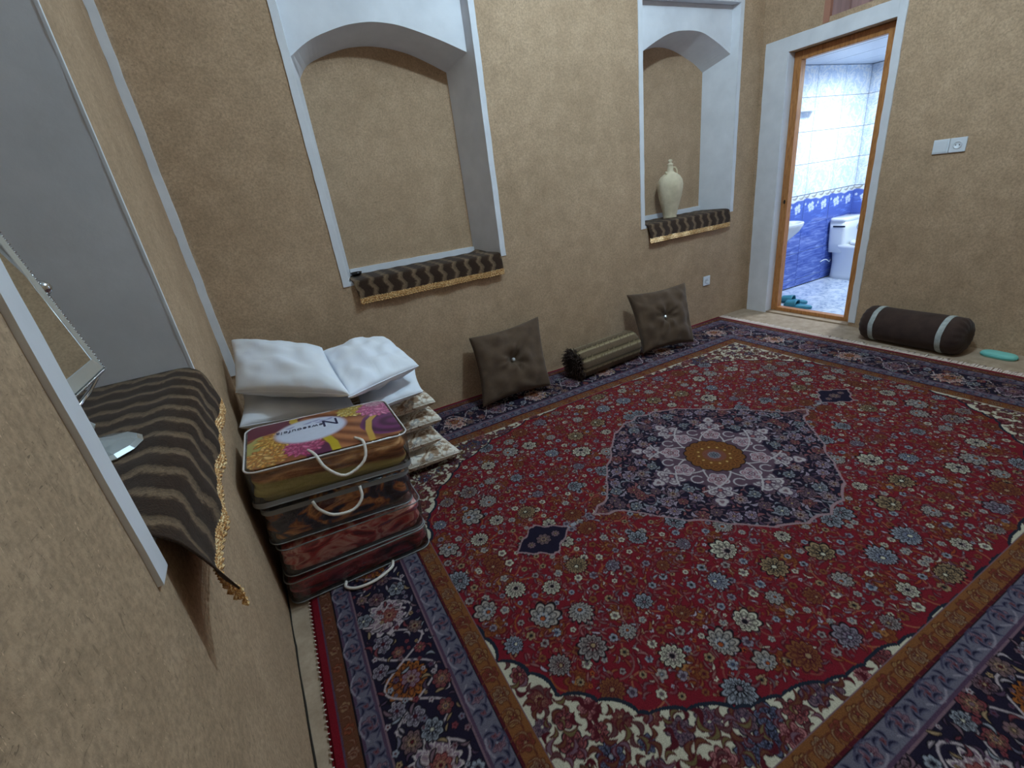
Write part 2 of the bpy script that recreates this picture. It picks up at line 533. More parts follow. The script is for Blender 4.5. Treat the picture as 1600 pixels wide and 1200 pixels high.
niche('trim_1', N1,
      [(0.408, 2.19), (0.435, 2.208), (0.51, 2.262), (0.598, 2.298), (0.746, 2.344), (0.891, 2.362), (1.035, 2.35), (1.166, 2.315), (1.302, 2.272), (1.469, 2.208)],
      [(0.45, 2.11), (0.466, 2.168), (0.53, 2.218), (0.626, 2.255), (0.769, 2.296), (0.908, 2.306), (1.032, 2.293), (1.156, 2.263), (1.282, 2.21), (1.390, 2.158)],
      YB, 3.09, 3.31, 0.06, 0.085, '')
niche('trim_2', N2,
      [(2.816, 2.19), (2.879, 2.223), (2.999, 2.279), (3.108, 2.324), (3.216, 2.349), (3.367, 2.355), (3.485, 2.347), (3.608, 2.30), (3.707, 2.258), (3.836, 2.188)],
      [(2.86, 2.15), (2.95, 2.22), (3.05, 2.27), (3.172, 2.303), (3.302, 2.303), (3.394, 2.284), (3.487, 2.253), (3.561, 2.223), (3.66, 2.182), (3.745, 2.125)],
      YB, 3.09, 3.31, 0.05, 0.085, '')

# niche in the left wall
r3 = bpy.data.objects.new('trim_3', None); r3.empty_display_size = 0.05; COL.objects.link(r3); r3['kind'] = 'structure'
r3.location = (lwx(1.25), 1.25, 0.97)
def child3(b, nm, mat):
    O = Vector(r3.location)
    b.v = [tuple(Vector(p) - O) for p in b.v]
    o = b.build(nm, mat, r3)
    bm = bmesh.new(); bm.from_mesh(o.data); bmesh.ops.recalc_face_normals(bm, faces=bm.faces); bm.to_mesh(o.data); bm.free()
    return o
y0, y1, z0, z1 = NL
def LWp(y, z, off=0): return (lwx(y) + off, y, z)
b = MB(); bar(b, LWp(y0 - 0.008, z0 - 0.03, 0.008), LWp(y0 - 0.008, z1, 0.008), (-0.0022, 0.048, 0.0), (-0.05, 0, 0), seed=11)
child3(b, 'border_strip', M['plaster'])
b = MB(); bar(b, LWp(y1 - 0.013, z0 + 0.01, 0.006), LWp(y1 - 0.013, z1, 0.006), (-0.001, 0.022, 0), (-0.008, 0, 0), jit=0.0008, seed=12)
child3(b, 'border_strip', M['plaster'])
b = MB(); bar(b, LWp(y0, z1 - 0.04, 0.008), LWp(y1, z1 - 0.04, 0.008), (0, 0, 0.05), (-0.05, 0, 0), seed=13)
child3(b, 'border_strip', M['plaster'])
D3 = 0.68
b = MB().hexa([(lwx(y0), y0, z0), (lwx(y0) - D3, y0, z0), (lwx(y0) - D3, y0 + 0.025, z0), (lwx(y0), y0 + 0.025, z0), (lwx(y0), y0, z1), (lwx(y0) - D3, y0, z1), (lwx(y0) - D3, y0 + 0.025, z1), (lwx(y0), y0 + 0.025, z1)])
child3(b, 'reveal', M['plaster'])
b = MB().hexa([(lwx(y1), y1 - 0.012, z0), (lwx(y1) - D3, y1 - 0.012, z0), (lwx(y1) - D3, y1, z0), (lwx(y1), y1, z0), (lwx(y1), y1 - 0.012, z1), (lwx(y1) - D3, y1 - 0.012, z1), (lwx(y1) - D3, y1, z1), (lwx(y1), y1, z1)])
child3(b, 'reveal', M['plaster'])
b = MB().hexa([(lwx(y0) - D3, y0, z0), (lwx(y0) - D3 - 0.02, y0, z0), (lwx(y1) - D3 - 0.02, y1, z0), (lwx(y1) - D3, y1, z0), (lwx(y0) - D3, y0, z1), (lwx(y0) - D3 - 0.02, y0, z1), (lwx(y1) - D3 - 0.02, y1, z1), (lwx(y1) - D3, y1, z1)])
child3(b, 'back_panel', M['adobe'])
b = MB().hexa([(lwx(y0), y0, z0), (lwx(y0) - D3, y0, z0), (lwx(y1) - D3, y1, z0), (lwx(y1), y1, z0), (lwx(y0), y0, z0 + 0.02), (lwx(y0) - D3, y0, z0 + 0.02), (lwx(y1) - D3, y1, z0 + 0.02), (lwx(y1), y1, z0 + 0.02)])
child3(b, 'sill', M['plaster'])
b = MB().hexa([(lwx(y0), y0, z1 - 0.02), (lwx(y0) - D3, y0, z1 - 0.02), (lwx(y1) - D3, y1, z1 - 0.02), (lwx(y1), y1, z1 - 0.02), (lwx(y0), y0, z1), (lwx(y0) - D3, y0, z1), (lwx(y1) - D3, y1, z1), (lwx(y1), y1, z1)])
child3(b, 'head', M['plaster'])

# white strip running down the corner of back and left wall
b = MB(); bar(b, (-0.379, YB - 0.012, 0.61), (-0.379, YB - 0.012, ZC), (0.041, 0, 0), (0, 0.012, 0), jit=0.0025, seed=21)
o = b.build('trim_4', M['plaster']); o['kind'] = 'structure'

# doorway: white surround, wooden frame
def rrgt(p): return Vector(p)
r5 = bpy.data.objects.new('trim_5', None); r5.location = (XR, 2.5, 0); r5.empty_display_size = 0.05; COL.objects.link(r5); r5['kind'] = 'structure'
def child5(b, nm, mat):
    b.v = [(p[0] - XR, p[1] - 2.5, p[2]) for p in b.v]
    return b.build(nm, mat, r5)
pr = 0.008
b = MB(); bar(b, (XR - pr, DY1 - 0.002, 0.0), (XR - pr, DY1 - 0.002, 2.238), (0, 0.20, 0), (pr, 0, 0), jit=0.002, seed=31); child5(b, 'surround_face', M['plaster'])
b = MB(); bar(b, (XR - pr, 1.996, 0.035), (XR - pr, 1.996, 2.238), (0, 0.05, 0), (pr, 0, 0), jit=0.002, seed=32); child5(b, 'surround_face', M['plaster'])
b = MB(); bar(b, (XR - pr, 2.046, DZ - 0.002), (XR - pr, DY1 - 0.002, DZ - 0.002), (0, 0, 0.104), (pr, 0, 0), jit=0.0015, seed=33); child5(b, 'surround_face', M['plaster'])
b = MB().box((XR - 0.001, DY1 - 0.006, 0), (XR + 0.16, DY1 + 0.0, DZ)); child5(b, 'reveal', M['plaster'])
b = MB().box((XR - 0.001, DY0 - 0.0, 0.03), (XR + 0.16, DY0 + 0.006, DZ)); child5(b, 'reveal', M['plaster'])
b = MB().box((XR - 0.001, DY0 + 0.006, DZ - 0.006), (XR + 0.16, DY1 - 0.006, DZ + 0.0)); child5(b, 'reveal', M['adobe'])
# threshold
th = MB().box((XR + 0.0, DY0 + 0.006, 0.0), (XR + 0.159, DY1 - 0.006, 0.012)).build('trim_6', M['floor']); th['kind'] = 'structure'
# panel of dull pink cloth above the door
n = N('dusty_pink_curtain'); v = n.coord((1, 14, 2))
c = n.ramp(n.noise(v, 1.2, 3), [(0.3, L4((132, 104, 102))), (0.55, L4((158, 124, 120))), (0.75, L4((176, 132, 118)))]).outputs[0]
n.l(c, n.b.inputs['Base Color']); n.set(Roughness=0.9); M['pink'] = n.m
V = []; F = []
ny, nz = 60, 6
for j in range(nz):
    for i in range(ny):
        yy = 1.351 + (2.544 - 1.351) * i / (ny - 1)
        V.append((XR + 0.045 + 0.016 * math.sin(yy * 42) + 0.008 * math.sin(yy * 97 + 1), yy, 2.278 + (3.045 - 2.278) * j / (nz - 1)))
for j in range(nz - 1):
    for i in range(ny - 1): F.append((j*ny+i, j*ny+i+1, (j+1)*ny+i+1, (j+1)*ny+i))
cu = mesh('transom_curtain', V, F, M['pink'], None, True)
tag(cu, 'dusty pink cloth filling the opening above the bathroom door', 'curtain')
M['pinkwood'] = mat_flat('pink_brown_wood', (168, 118, 98), 0.6)
b = MB().box((XR - 0.004, 2.50, 2.245), (XR + 0.03, 2.545, 3.05)); o = b.build('transom_post', M['pinkwood']); o['kind'] = 'structure'; o.name = 'trim_7'

n = N('honey_wood'); v = n.coord((6, 6, 0.9))
gr = n.noise(v, 14, 5, 0.6, 0.8)
c = n.ramp(gr, [(0.25, L4((132, 80, 42))), (0.5, L4((182, 122, 68))), (0.75, L4((200, 142, 84)))]).outputs[0]
n.l(c, n.b.inputs['Base Color']); n.set(Roughness=0.45); n.bump(gr, 0.15, 0.003); M['wood'] = n.m
dr = bpy.data.objects.new('door_1', None); dr.location = (4.20, 2.42, 0.012); dr.empty_display_size = 0.05; COL.objects.link(dr); dr['kind'] = 'structure'
def childd(b, nm, mat, bevel=0.003):
    b.v = [(p[0] - 4.20, p[1] - 2.42, p[2] - 0.012) for p in b.v]
    return b.build(nm, mat, dr, bevel=bevel)
fy0, fy1, fzt = 2.050, 2.787, 2.128
wo = 0.052
childd(MB().box((4.20, fy1 - 0.06, 0.012), (4.262, fy1, fzt)), 'frame_post', M['wood'])
childd(MB().box((4.20, fy0, 0.012), (4.262, fy0 + 0.074, fzt)), 'frame_post', M['wood'])
childd(MB().box((4.20, fy0 + 0.074, fzt - 0.062), (4.262, fy1 - 0.06, fzt)), 'frame_head', M['wood'])
childd(MB().box((4.20, fy0 + 0.074, 0.012), (4.262, fy1 - 0.06, 0.046)), 'frame_sill', M['wood'])
b = MB(); v_, f_ = lathe([(0.0, 0), (0.009, 0), (0.009, 0.003), (0.0, 0.003)], 12); b.add([(4.1995 - z, 2.752 + x, 1.0 + y * 2) for x, y, z in v_], f_)
childd(b, 'latch_hole', M['gap'], 0)

# ------------------------------------------------------------------ bathroom beyond the door
BY, BX, BZ = 3.17, 6.06, 2.13
n = N('white_glazed_tile'); v = n.coord((1, 1, 1))
no = n.noise(v, 9, 2, 0.5, 0.6)
no2 = n.noise(v, 19, 2, 0.5, 0.8)
c = n.ramp(no, [(0.40, L4((205, 220, 240))), (0.47, L4((240, 244, 248))), (0.53, L4((200, 218, 240))), (0.60, L4((236, 241, 246)))]).outputs[0]
c = n.mix(n.ramp(no2, [(0.47, (0, 0, 0, 1)), (0.5, (0.6,)*3 + (1,)), (0.53, (0, 0, 0, 1))]).outputs[0], c, L4((160, 182, 214)))
n.l(c, n.b.inputs['Base Color']); n.set(Roughness=0.14); M['tile_white'] = n.m
n = N('blue_glazed_tile'); v = n.coord((3, 3, 22))
no = n.noise(v, 1.6, 4, 0.6, 1.2)
c = n.ramp(no, [(0.3, L4((58, 78, 158))), (0.5, L4((88, 110, 190))), (0.68, L4((138, 158, 218)))]).outputs[0]
n.l(c, n.b.inputs['Base Color']); n.set(Roughness=0.14); M['tile_blue'] = n.m
n = N('marble_floor_tile'); v = n.coord((1, 1, 1))
no = n.noise(v, 9, 6, 0.7, 1.4)
c = n.ramp(no, [(0.35, L4((128, 146, 182))), (0.5, L4((196, 208, 226))), (0.65, L4((222, 228, 238)))]).outputs[0]
n.l(c, n.b.inputs['Base Color']); n.set(Roughness=0.2); M['tile_floor'] = n.m
M['grout'] = mat_flat('pale_grout', (170, 184, 204), 0.8)
M['joint'] = mat_flat('ceiling_joint', (92, 112, 150), 0.8)
M['pvc'] = mat_flat('white_pvc', (214, 224, 238), 0.25)
# decor tile artwork: blue water below, white flowers, cream ground above
TW, TH = 0.452, 0.297
xs = np.linspace(0, TW - 0.004, 60); zs = np.linspace(0, TH - 0.004, 40)
P = Paint(xs, zs, (86, 108, 188)); P.soft = 0.006
for k in range(40):
    r_ = random.Random(k); P.line([(r_.uniform(0, .4), r_.uniform(0, .25))] + [(r_.uniform(0, .4), 0)][:0] + [(0, 0)][:0], .003, (90, 120, 210))
rr_ = random.Random(3)
for k in range(26):
    x_, z_ = rr_.uniform(0, 0.4), rr_.uniform(0, 0.2)
    P.line([(x_, z_), (x_ + 0.08, z_ + rr_.uniform(-.006, .01))], 0.003, (108, 138, 220))
edge = 0.245 + 0.008 * np.sin(xs * 14 + 1) + 0.006 * np.sin(xs * 41)
mask = np.clip((zs[:, None] - edge[None, :]) / 0.006 + 0.5, 0, 1)
P.c = P.c * (1 - mask[..., None]) + lin((226, 232, 240)) * mask[..., None]
for (x_, z_, r_) in ((0.10, 0.175, 0.026), (0.145, 0.188, 0.026), (0.16, 0.148, 0.024), (0.115, 0.135, 0.020), (0.33, 0.172, 0.026), (0.37, 0.190, 0.024), (0.38, 0.148, 0.022), (0.335, 0.130, 0.018), (0.03, 0.20, 0.013), (0.245, 0.195, 0.013), (0.22, 0.165, 0.010)):
    P.blossom(x_, z_, r_, 5, 0.4, [(228, 236, 246), (170, 190, 226), (150, 176, 224)])
for (x_, z_) in ((0.05, 0.276), (0.17, 0.270), (0.30, 0.276), (0.41, 0.270)):
    P.leaf(x_, z_, 0.05, 0.008, 0.3, 0.5, [(176, 168, 150), (120, 140, 150), (150, 150, 140)])
decor_c = P.c.reshape(-1, 3)
def tile_wall(name, u0, u1, put, ny_rows, cols):
    """backing wall + one object per tile"""
    backing = name
    k = 0
    meshes = {}
    for (z0_, z1_, mt) in ny_rows:
        for (a, b_) in cols:
            wv, hv = b_ - a, z1_ - z0_
            key = (round(wv, 3), round(hv, 3), mt)
            if mt == 'decor' and abs(wv - TW) < 0.01:
                if key not in meshes:
                    X, Z = np.meshgrid(xs, zs)
                    V = np.stack([X.ravel(), np.zeros(X.size), Z.ravel()], 1)
                    o = big_mesh('wall_tile', V, grid_faces(len(xs), len(zs)), decor_c, M['decor'], backing, False)
                    meshes[key] = o.data
                else:
                    o = bpy.data.objects.new('wall_tile', meshes[key]); COL.objects.link(o); o.parent = backing
            else:
                if key not in meshes:
                    mm = 'tile_white' if mt == 'white' else 'tile_blue'
                    g_ = 0.002
                    b2 = MB().box((g_, 0.0, g_), (wv - g_, 0.007, hv - g_))
                    o = b2.build('wall_tile', M[mm], backing, bevel=0.0012, seg=1)
                    meshes[key] = o.data
                else:
                    o = bpy.data.objects.new('wall_tile', meshes[key]); COL.objects.link(o); o.parent = backing
            put(o, a, z0_)
rows = [(0.003, 0.08, 'blue'), (0.08, 0.377, 'blue'), (0.377, 0.674, 'blue'), (0.674, 0.971, 'decor'), (0.971, 1.268, 'white'), (1.268, 1.565, 'white'), (1.565, 1.862, 'white'), (1.862, 2.127, 'white')]
ws = MB().box((XR + 0.17, BY, -0.0), (BX + 0.1, BY + 0.1, BZ + 0.1)).build('wall_bathroom_side', M['grout']); ws['kind'] = 'structure'
def put_side(o, a, z): o.location = (a, BY - 0.008, z)
tile_wall(ws, 0, 0, put_side, rows, [(BX - TW * (k + 1), BX - TW * k) for k in range(4)])
wfar = MB().box((BX, 1.3, -0.0), (BX + 0.1, BY, BZ + 0.1)).build('wall_bathroom_far', M['grout']); wfar['kind'] = 'structure'
def put_far(o, a, z): o.location = (BX - 0.008, BY - 0.009 - a, z); o.rotation_euler = (0, 0, -PI / 2)
tile_wall(wfar, 0, 0, put_far, rows, [(TW * k, TW * (k + 1)) for k in range(4)])
wn = MB().box((XR + 0.17, 1.2, 0), (BX + 0.1, 1.3, BZ + 0.1)).build('wall_bathroom_near', M['tile_white']); wn['kind'] = 'structure'
fb = MB().box((XR + 0.17, 1.2, -0.12), (BX + 0.1, BY, -0.008)).build('floor_bathroom', M['grout']); fb['kind'] = 'structure'
tm = None
for i in range(5):
    for j in range(5):
        if tm is None:
            o = MB().box((0.0015, 0.0015, -0.008), (0.3525, 0.3625, 0.0)).build('floor_tile', M['tile_floor'], fb, bevel=0.001, seg=1); tm = o.data
        else:
            o = bpy.data.objects.new('floor_tile', tm); COL.objects.link(o); o.parent = fb
        o.location = (XR + 0.172 + 0.354 * i, 1.33 + 0.364 * j, 0)
        if (i * 7 + j * 3) % 2: pass
cb = MB().box((XR + 0.17, 1.2, BZ + 0.02), (BX + 0.1, BY, BZ + 0.1)).build('ceiling_bathroom', M['joint']); cb['kind'] = 'structure'
pm = None
for i in range(4):
    if pm is None:
        o = MB().box((0.008, 1.31, BZ), (0.432, BY - 0.002, BZ + 0.02)).build('ceiling_panel', M['pvc'], cb, bevel=0.004, seg=1); pm = o.data
    else:
        o = bpy.data.objects.new('ceiling_panel', pm); COL.objects.link(o); o.parent = cb
    o.location = (BX - 0.44 - 0.44 * i, 0, 0)

M['china'] = mat_flat('white_china', (226, 232, 238), 0.12)
M['label_dark'] = mat_flat('dark_sticker', (40, 52, 70), 0.4)
M['label_ring'] = mat_flat('grey_sticker', (150, 168, 190), 0.4)
# toilet: origin at the foot against the side wall, bowl towards -y
tl = empty('toilet', 'white one-piece toilet against the blue tiled bathroom wall', 'toilet', (5.80, 3.155, 0.0))
b = MB(); rings = []
for z, cy, rx, ry, e in ((0.0, -0.30, 0.125, 0.285, 3.0), (0.05, -0.30, 0.118, 0.28, 3.0), (0.18, -0.31, 0.115, 0.29, 2.8), (0.28, -0.33, 0.14, 0.32, 2.6), (0.35, -0.345, 0.178, 0.342, 2.5), (0.385, -0.35, 0.185, 0.348, 2.5)):
    rings.append(sup_ring(0, cy, z, rx, ry, e, 40))
v_, f_ = loft(rings); b.add(v_, f_); o = b.build('bowl', M['china'], tl, True)
b = MB(); rings = [sup_ring(0, -0.10, z, rx, ry, 5.5, 40) for z, rx, ry in ((0.30, 0.15, 0.09), (0.40, 0.16, 0.095), (0.55, 0.172, 0.098), (0.632, 0.175, 0.099))]
v_, f_ = loft(rings); b.add(v_, f_); b.build('tank', M['china'], tl, True)
b = MB(); rings = [sup_ring(0, -0.10, z, rx, ry, 5, 40) for z, rx, ry in ((0.632, 0.176, 0.0995), (0.636, 0.181, 0.1), (0.655, 0.181, 0.1), (0.668, 0.174, 0.094), (0.672, 0.15, 0.08))]
v_, f_ = loft(rings); b.add(v_, f_); b.build('tank_lid', M['china'], tl, True)
b = MB(); rings = [sup_ring(0, -0.43, z, rx, ry, 2.3, 40) for z, rx, ry in ((0.386, 0.185, 0.235), (0.392, 0.19, 0.24), (0.415, 0.188, 0.238), (0.425, 0.17, 0.22))]
v_, f_ = loft(rings); b.add(v_, f_); b.build('seat_lid', M['china'], tl, True)
MB().box((-0.1765, -0.185, 0.575), (-0.1745, -0.06, 0.592)).build('tank_label', M['label_dark'], tl)
b = MB(); v_, f_ = tube([(0.05 + 0.026 * math.cos(a * PI / 10), -0.2015, 0.56 + 0.03 * math.sin(a * PI / 10)) for a in range(20)], 0.003, 6, True); b.add(v_, f_)
v_, f_ = tube([(0.05 + 0.012 * math.cos(a * PI / 8), -0.2015, 0.565 + 0.012 * math.sin(a * PI / 8)) for a in range(14)], 0.003, 6); b.add(v_, f_)
b.build('ring_sticker', M['label_ring'], tl, True)
# supply hose
v_, f_ = tube([(-0.02 - 0.2 * t, 0.005 - 0.03 * math.sin(t * PI), 0.20 - 0.02 * math.sin(t * PI * 2)) for t in [k / 10 for k in range(11)]], 0.006, 6)
mesh('supply_hose', v_, f_, M['pvc'], tl, True)
# wash basin
sk = empty('wash_basin', 'white wash basin on a pedestal just inside the bathroom door', 'sink', (4.53, 3.0, 0.0))
rings = [sup_ring(0, 0, z, rx, ry, 2.4, 36) for z, rx, ry in ((0.58, 0.07, 0.07), (0.62, 0.12, 0.10), (0.68, 0.21, 0.15), (0.73, 0.245, 0.172), (0.755, 0.25, 0.176), (0.762, 0.245, 0.172), (0.758, 0.215, 0.145), (0.70, 0.17, 0.11), (0.66, 0.08, 0.06))]
v_, f_ = loft(rings); mesh('basin', v_, f_, M['china'], sk, True)
rings = [sup_ring(0, 0.03, z, rx, ry, 2.4, 24) for z, rx, ry in ((0.0, 0.095, 0.085), (0.05, 0.08, 0.07), (0.4, 0.062, 0.055), (0.58, 0.08, 0.07))]
v_, f_ = loft(rings); mesh('pedestal', v_, f_, M['china'], sk, True)
v_, f_ = tube([(0, 0.13, 0.76), (0, 0.13, 0.84), (0, 0.10, 0.87), (0, 0.03, 0.86)], 0.011, 8)
M['chrome'] = mat_flat('polished_chrome', (210, 215, 220), 0.12, 1.0)
mesh('tap', v_, f_, M['chrome'], sk, True)
sh = MB().box((4.60, 3.06, 1.735), (5.12, 3.16, 1.745)).build('glass_shelf', M['china'], bevel=0.003)
tag(sh, 'thin white shelf on the tiled wall above the wash basin', 'shelf')
M['rubber'] = mat_flat('teal_rubber', (52, 128, 150), 0.5)
def slipper(x, y, a, label):
    e = empty('rubber_slipper', label, 'slipper', (x, y, 0.001), (0, 0, a))
    out = [(0.047 * math.cos(t) * (1 + 0.12 * math.sin(t)), 0.13 * math.sin(t)) for t in [2 * PI * k / 28 for k in range(28)]]
    v_, f_ = loft([[(p[0] * s, p[1] * s, z) for p in out] for z, s in ((0, 0.96), (0.01, 1.0), (0.024, 1.0), (0.028, 0.94))])
    mesh('sole', v_, f_, M['rubber'], e, True)
    V = []; F = []
    for i in range(9):
        for j in range(13):
            t = j / 12 * PI
            V.append((0.05 * math.cos(t) * (1 - 0.0 * i), 0.0 + 0.10 * i / 8, 0.02 + (0.05 - 0.012 * i / 8) * math.sin(t) ** 0.7))
    for i in range(8):
        for j in range(12): F.append((i*13+j, i*13+j+1, (i+1)*13+j+1, (i+1)*13+j))
    o = mesh('strap', V, F, M['rubber'], e, True)
    md = o.modifiers.new('s', 'SOLIDIFY'); md.thickness = 0.006
    return e
slipper(4.555, 2.79, 0.2, 'teal rubber slipper on bathroom floor, the one nearer the basin')
slipper(4.42, 2.66, 0.15, 'teal rubber slipper on bathroom floor, the one nearer the doorway')

# ------------------------------------------------------------------ carpet
CX, CY = 1.745, 1.39
HX, HY = 1.985, 1.54
FX, FY = 1.465, 1.02
def nonuni(a, b, f):
    out = [a]
    while out[-1] < b: out.append(out[-1] + f(out[-1]))
    out[-1] = b
    return np.array(out)
us = nonuni(-HX, HX, lambda u: 0.0030 + 0.0021 * max(0.0, min(1.0, (u + 0.6) / 2.4)))
vsg = nonuni(-HY, HY, lambda v: 0.012 if v < -1.42 else (0.0030 + 0.0018 * max(0.0, min(1.0, (v + 0.4) / 1.9))))
P = Paint(us, vsg, (0, 0, 0))
U, Vv = np.meshgrid(us, vsg)
aU, aV = np.abs(U), np.abs(Vv)
d = np.minimum(HX - aU, HY - aV)
RED = (117, 29, 39); NAVY = (34, 28, 46); BLUE = (104, 100, 112); BROWN = (98, 60, 42); CREAM = (196, 188, 166); GOLD = (124, 78, 44)
PINK = (148, 92, 92); LBL = (146, 148, 156); TAN = (154, 128, 96); DKR = (80, 26, 34); OLV = (104, 92, 58); ORG = (154, 74, 38); PUR = (84, 62, 82); BLK = (26, 21, 28); MAU = (118, 92, 100)
def region(mask, col, rid):
    P.c[mask] = lin(col); P.id[mask] = rid
region(d >= 0, (120, 22, 34), 1)
region(d > 0.034, BROWN, 2)
region(d > 0.082, BLUE, 3)
region(d > 0.150, NAVY, 4)
region(d > 0.375, BLUE, 5)
region(d > 0.448, GOLD, 6)
field = (aU < FX) & (aV < FY)
region(field, CREAM, 7)
ang = np.arctan2(Vv / 1.03, U / 1.5)
sc_n = np.abs(np.sin(ang * 34)) ** 0.5 * 0.030 + np.abs(np.sin(ang * 16 + 0.4)) ** 0.6 * 0.050
s_ = (aU / 1.5) ** 2.5 + (aV / 1.03) ** 2.5
sval = s_ + sc_n - 0.03
region(field & (sval < 1.022), (34, 40, 52), 8)
region(field & (sval < 1.0), RED, 9)
# thin lines between bands
for dd, col in ((0.034, PUR), (0.082, BLK), (0.150, MAU), (0.375, MAU), (0.448, BLK), (0.52, MAU)):
    m = np.abs(d - dd) < 0.0035; m &= ~field if dd > 0.5 else True
    P.c[m] = lin(col)
m = (d > 0.084) & (d < 0.094); P.c[m] = lin(PUR)
m = (d > 0.140) & (d < 0.149); P.c[m] = lin(PUR)
m = (d > 0.377) & (d < 0.386); P.c[m] = lin(PUR)
m = (d > 0.4495) & (d < 0.456); P.c[m] = lin(DKR)
# medallion + pendants
mq = np.array([(0, 0.575), (0.1, 0.56), (0.18, 0.535), (0.30, 0.455), (0.345, 0.40), (0.41, 0.335), (0.50, 0.25), (0.56, 0.19), (0.60, 0.115), (0.68, 0.05), (0.80, 0.0)])
prof = np.interp(aU, mq[:, 0], mq[:, 1]) 
wob = 0.018 * np.abs(np.sin(aU * 26)) 
md_ = prof - wob - aV
inm = (aU < 0.80)
region(inm & (md_ > -0.013), (150, 122, 126), 11)
region(inm & (md_ > 0.0), NAVY, 10)
pu = np.abs(aU - 1.045) / 0.125
pq = 0.088 * np.clip(1 - pu ** 1.3, 0, 1) * (1 + 0.12 * np.sin(pu * 12))
region((pu < 1.06) & (pq + 0.010 > aV), (150, 122, 126), 11)
region((pu < 1) & (pq > aV), NAVY, 10)
m = (np.abs(aU - 0.865) < 0.055) & (aV < 0.012 + 0.02 * np.abs(np.sin((aU - 0.81) * 28))); P.c[m] = lin(LBL)

rn = random.Random(11)
FPAL = [[LBL, BLK, MAU, BLK], [CREAM, MAU, BLK, BLK], [(164, 152, 142), LBL, ORG, BLK], [TAN, BLK, CREAM, BLK], [LBL, (70, 74, 104), CREAM, BLK], [GOLD, DKR, TAN, DKR], [(148, 136, 132), DKR, TAN, BLK], [(134, 122, 132), PUR, LBL, BLK]]
def scatter(nn, rmin, test, box, seed, tries=40):
    r = random.Random(seed); pts = []
    cell = {}
    for _ in range(nn * tries):
        x = r.uniform(box[0], box[1]); y = r.uniform(box[2], box[3])
        if not test(x, y): continue
        k = (int(x / rmin), int(y / rmin)); ok = True
        for i in (-1, 0, 1):
            for j in (-1, 0, 1):
                for q in cell.get((k[0] + i, k[1] + j), ()):
                    if (q[0] - x) ** 2 + (q[1] - y) ** 2 < rmin * rmin: ok = False
        if ok:
            pts.append((x, y)); cell.setdefault(k, []).append((x, y))
            if len(pts) >= nn: break
    return pts
def sym(fn, x, y, *a):
    for sx in (1, -1):
        for sy in (1, -1): fn(sx * x, sy * y, sx, sy, *a)
def mir(a, sx, sy):
    if sx < 0: a = PI - a
    if sy < 0: a = -a
    return a
def in_field(x, y): return (x / 1.46) ** 2.5 + (y / 0.99) ** 2.5 < 1.0
def in_med(x, y): return x < 0.8 and y < float(np.interp(x, mq[:, 0], mq[:, 1]))
def spiral(cx, cy, r0, a0, turns, hand):
    pts = []
    for k in range(int(26 * turns) + 1):
        t = k / 26; rr = r0 * (1 - 0.75 * t / turns)
        pts.append((cx + rr * math.cos(a0 + hand * t * 2 * PI), cy + rr * math.sin(a0 + hand * t * 2 * PI)))
    return pts
# red field vines
for (x, y) in scatter(120, 0.11, lambda x, y: in_field(x, y) and not in_med(x, y), (0.02, 1.45, 0.02, 1.0), 5):
    r0 = rn.uniform(0.07, 0.13); a0 = rn.uniform(0, 6.28); hd = rn.choice((1, -1)); col = rn.choice(((150, 92, 66), (132, 70, 62), (140, 78, 40), (120, 84, 80)))
    pts = spiral(x, y, r0, a0, 1.1, hd)
    for sx in (1, -1):
        for sy in (1, -1): P.line([(sx * p[0], sy * p[1]) for p in pts], 0.0022, col, 9)
# gold cloud leaves
for (x, y) in scatter(34, 0.2, lambda x, y: in_field(x, y) and not in_med(x, y), (0.02, 1.45, 0.02, 1.0), 9):
    a = rn.uniform(0, 6.28); r = rn.uniform(0.032, 0.05)
    for sx in (1, -1):
        for sy in (1, -1):
            P.flower(sx * x, sy * y, r, 7, mir(a, sx, sy), [(126, 72, 38), (108, 56, 32), OLV, (92, 36, 30)], 9)
            P.blossom(sx * x, sy * y, r * 0.4, 5, mir(a, sx, sy), [(150, 100, 56), BROWN, (88, 44, 30)], 9)
bigp = []
big = scatter(80, 0.125, lambda x, y: in_field(x, y) and not in_med(x, y), (0.0, 1.45, 0.0, 1.0), 21)
for (x, y) in big:
    r = rn.uniform(0.025, 0.050); nn = rn.choice((9, 11, 12, 14, 16)); a = rn.uniform(0, 6.28); pal = rn.choice(FPAL); el = rn.choice((0, 0.2, 0.35, 0.45))
    bigp.append((x, y, r, nn, a, pal, el))
taken = list(big)
def free(x, y, dmin): return all((x - p[0]) ** 2 + (y - p[1]) ** 2 > dmin * dmin for p in taken)
for (x, y) in scatter(200, 0.054, lambda x, y: in_field(x, y) and not in_med(x, y) and free(x, y, 0.056), (0.0, 1.45, 0.0, 1.0), 22):
    r = rn.uniform(0.010, 0.019); nn = rn.choice((5, 6, 8)); a = rn.uniform(0, 6.28); pal = rn.choice(FPAL)
    for sx in (1, -1):
        for sy in (1, -1): P.flower(sx * x, sy * y, r, nn, mir(a, sx, sy), pal, 9)
    taken.append((x, y))
for (x, y) in scatter(640, 0.0275, lambda x, y: in_field(x, y) and not in_med(x, y) and free(x, y, 0.031), (0.0, 1.45, 0.0, 1.0), 23):
    a = rn.uniform(0, 6.28); q = rn.random(); col = rn.choice((LBL, CREAM, PINK, TAN, (180, 170, 180), ORG)); k = rn.uniform(-0.8, 0.8); Lh = rn.uniform(0.009, 0.020)
    for sx in (1, -1):
        for sy in (1, -1):
            if q < 0.6: P.leaf(sx * x, sy * y, Lh, Lh * 0.26, mir(a, sx, sy), k * sx * sy, [col, col, DKR], 9)
            else: P.blossom(sx * x, sy * y, Lh * 0.5, 5, mir(a, sx, sy), [col, BLK, DKR], 9)
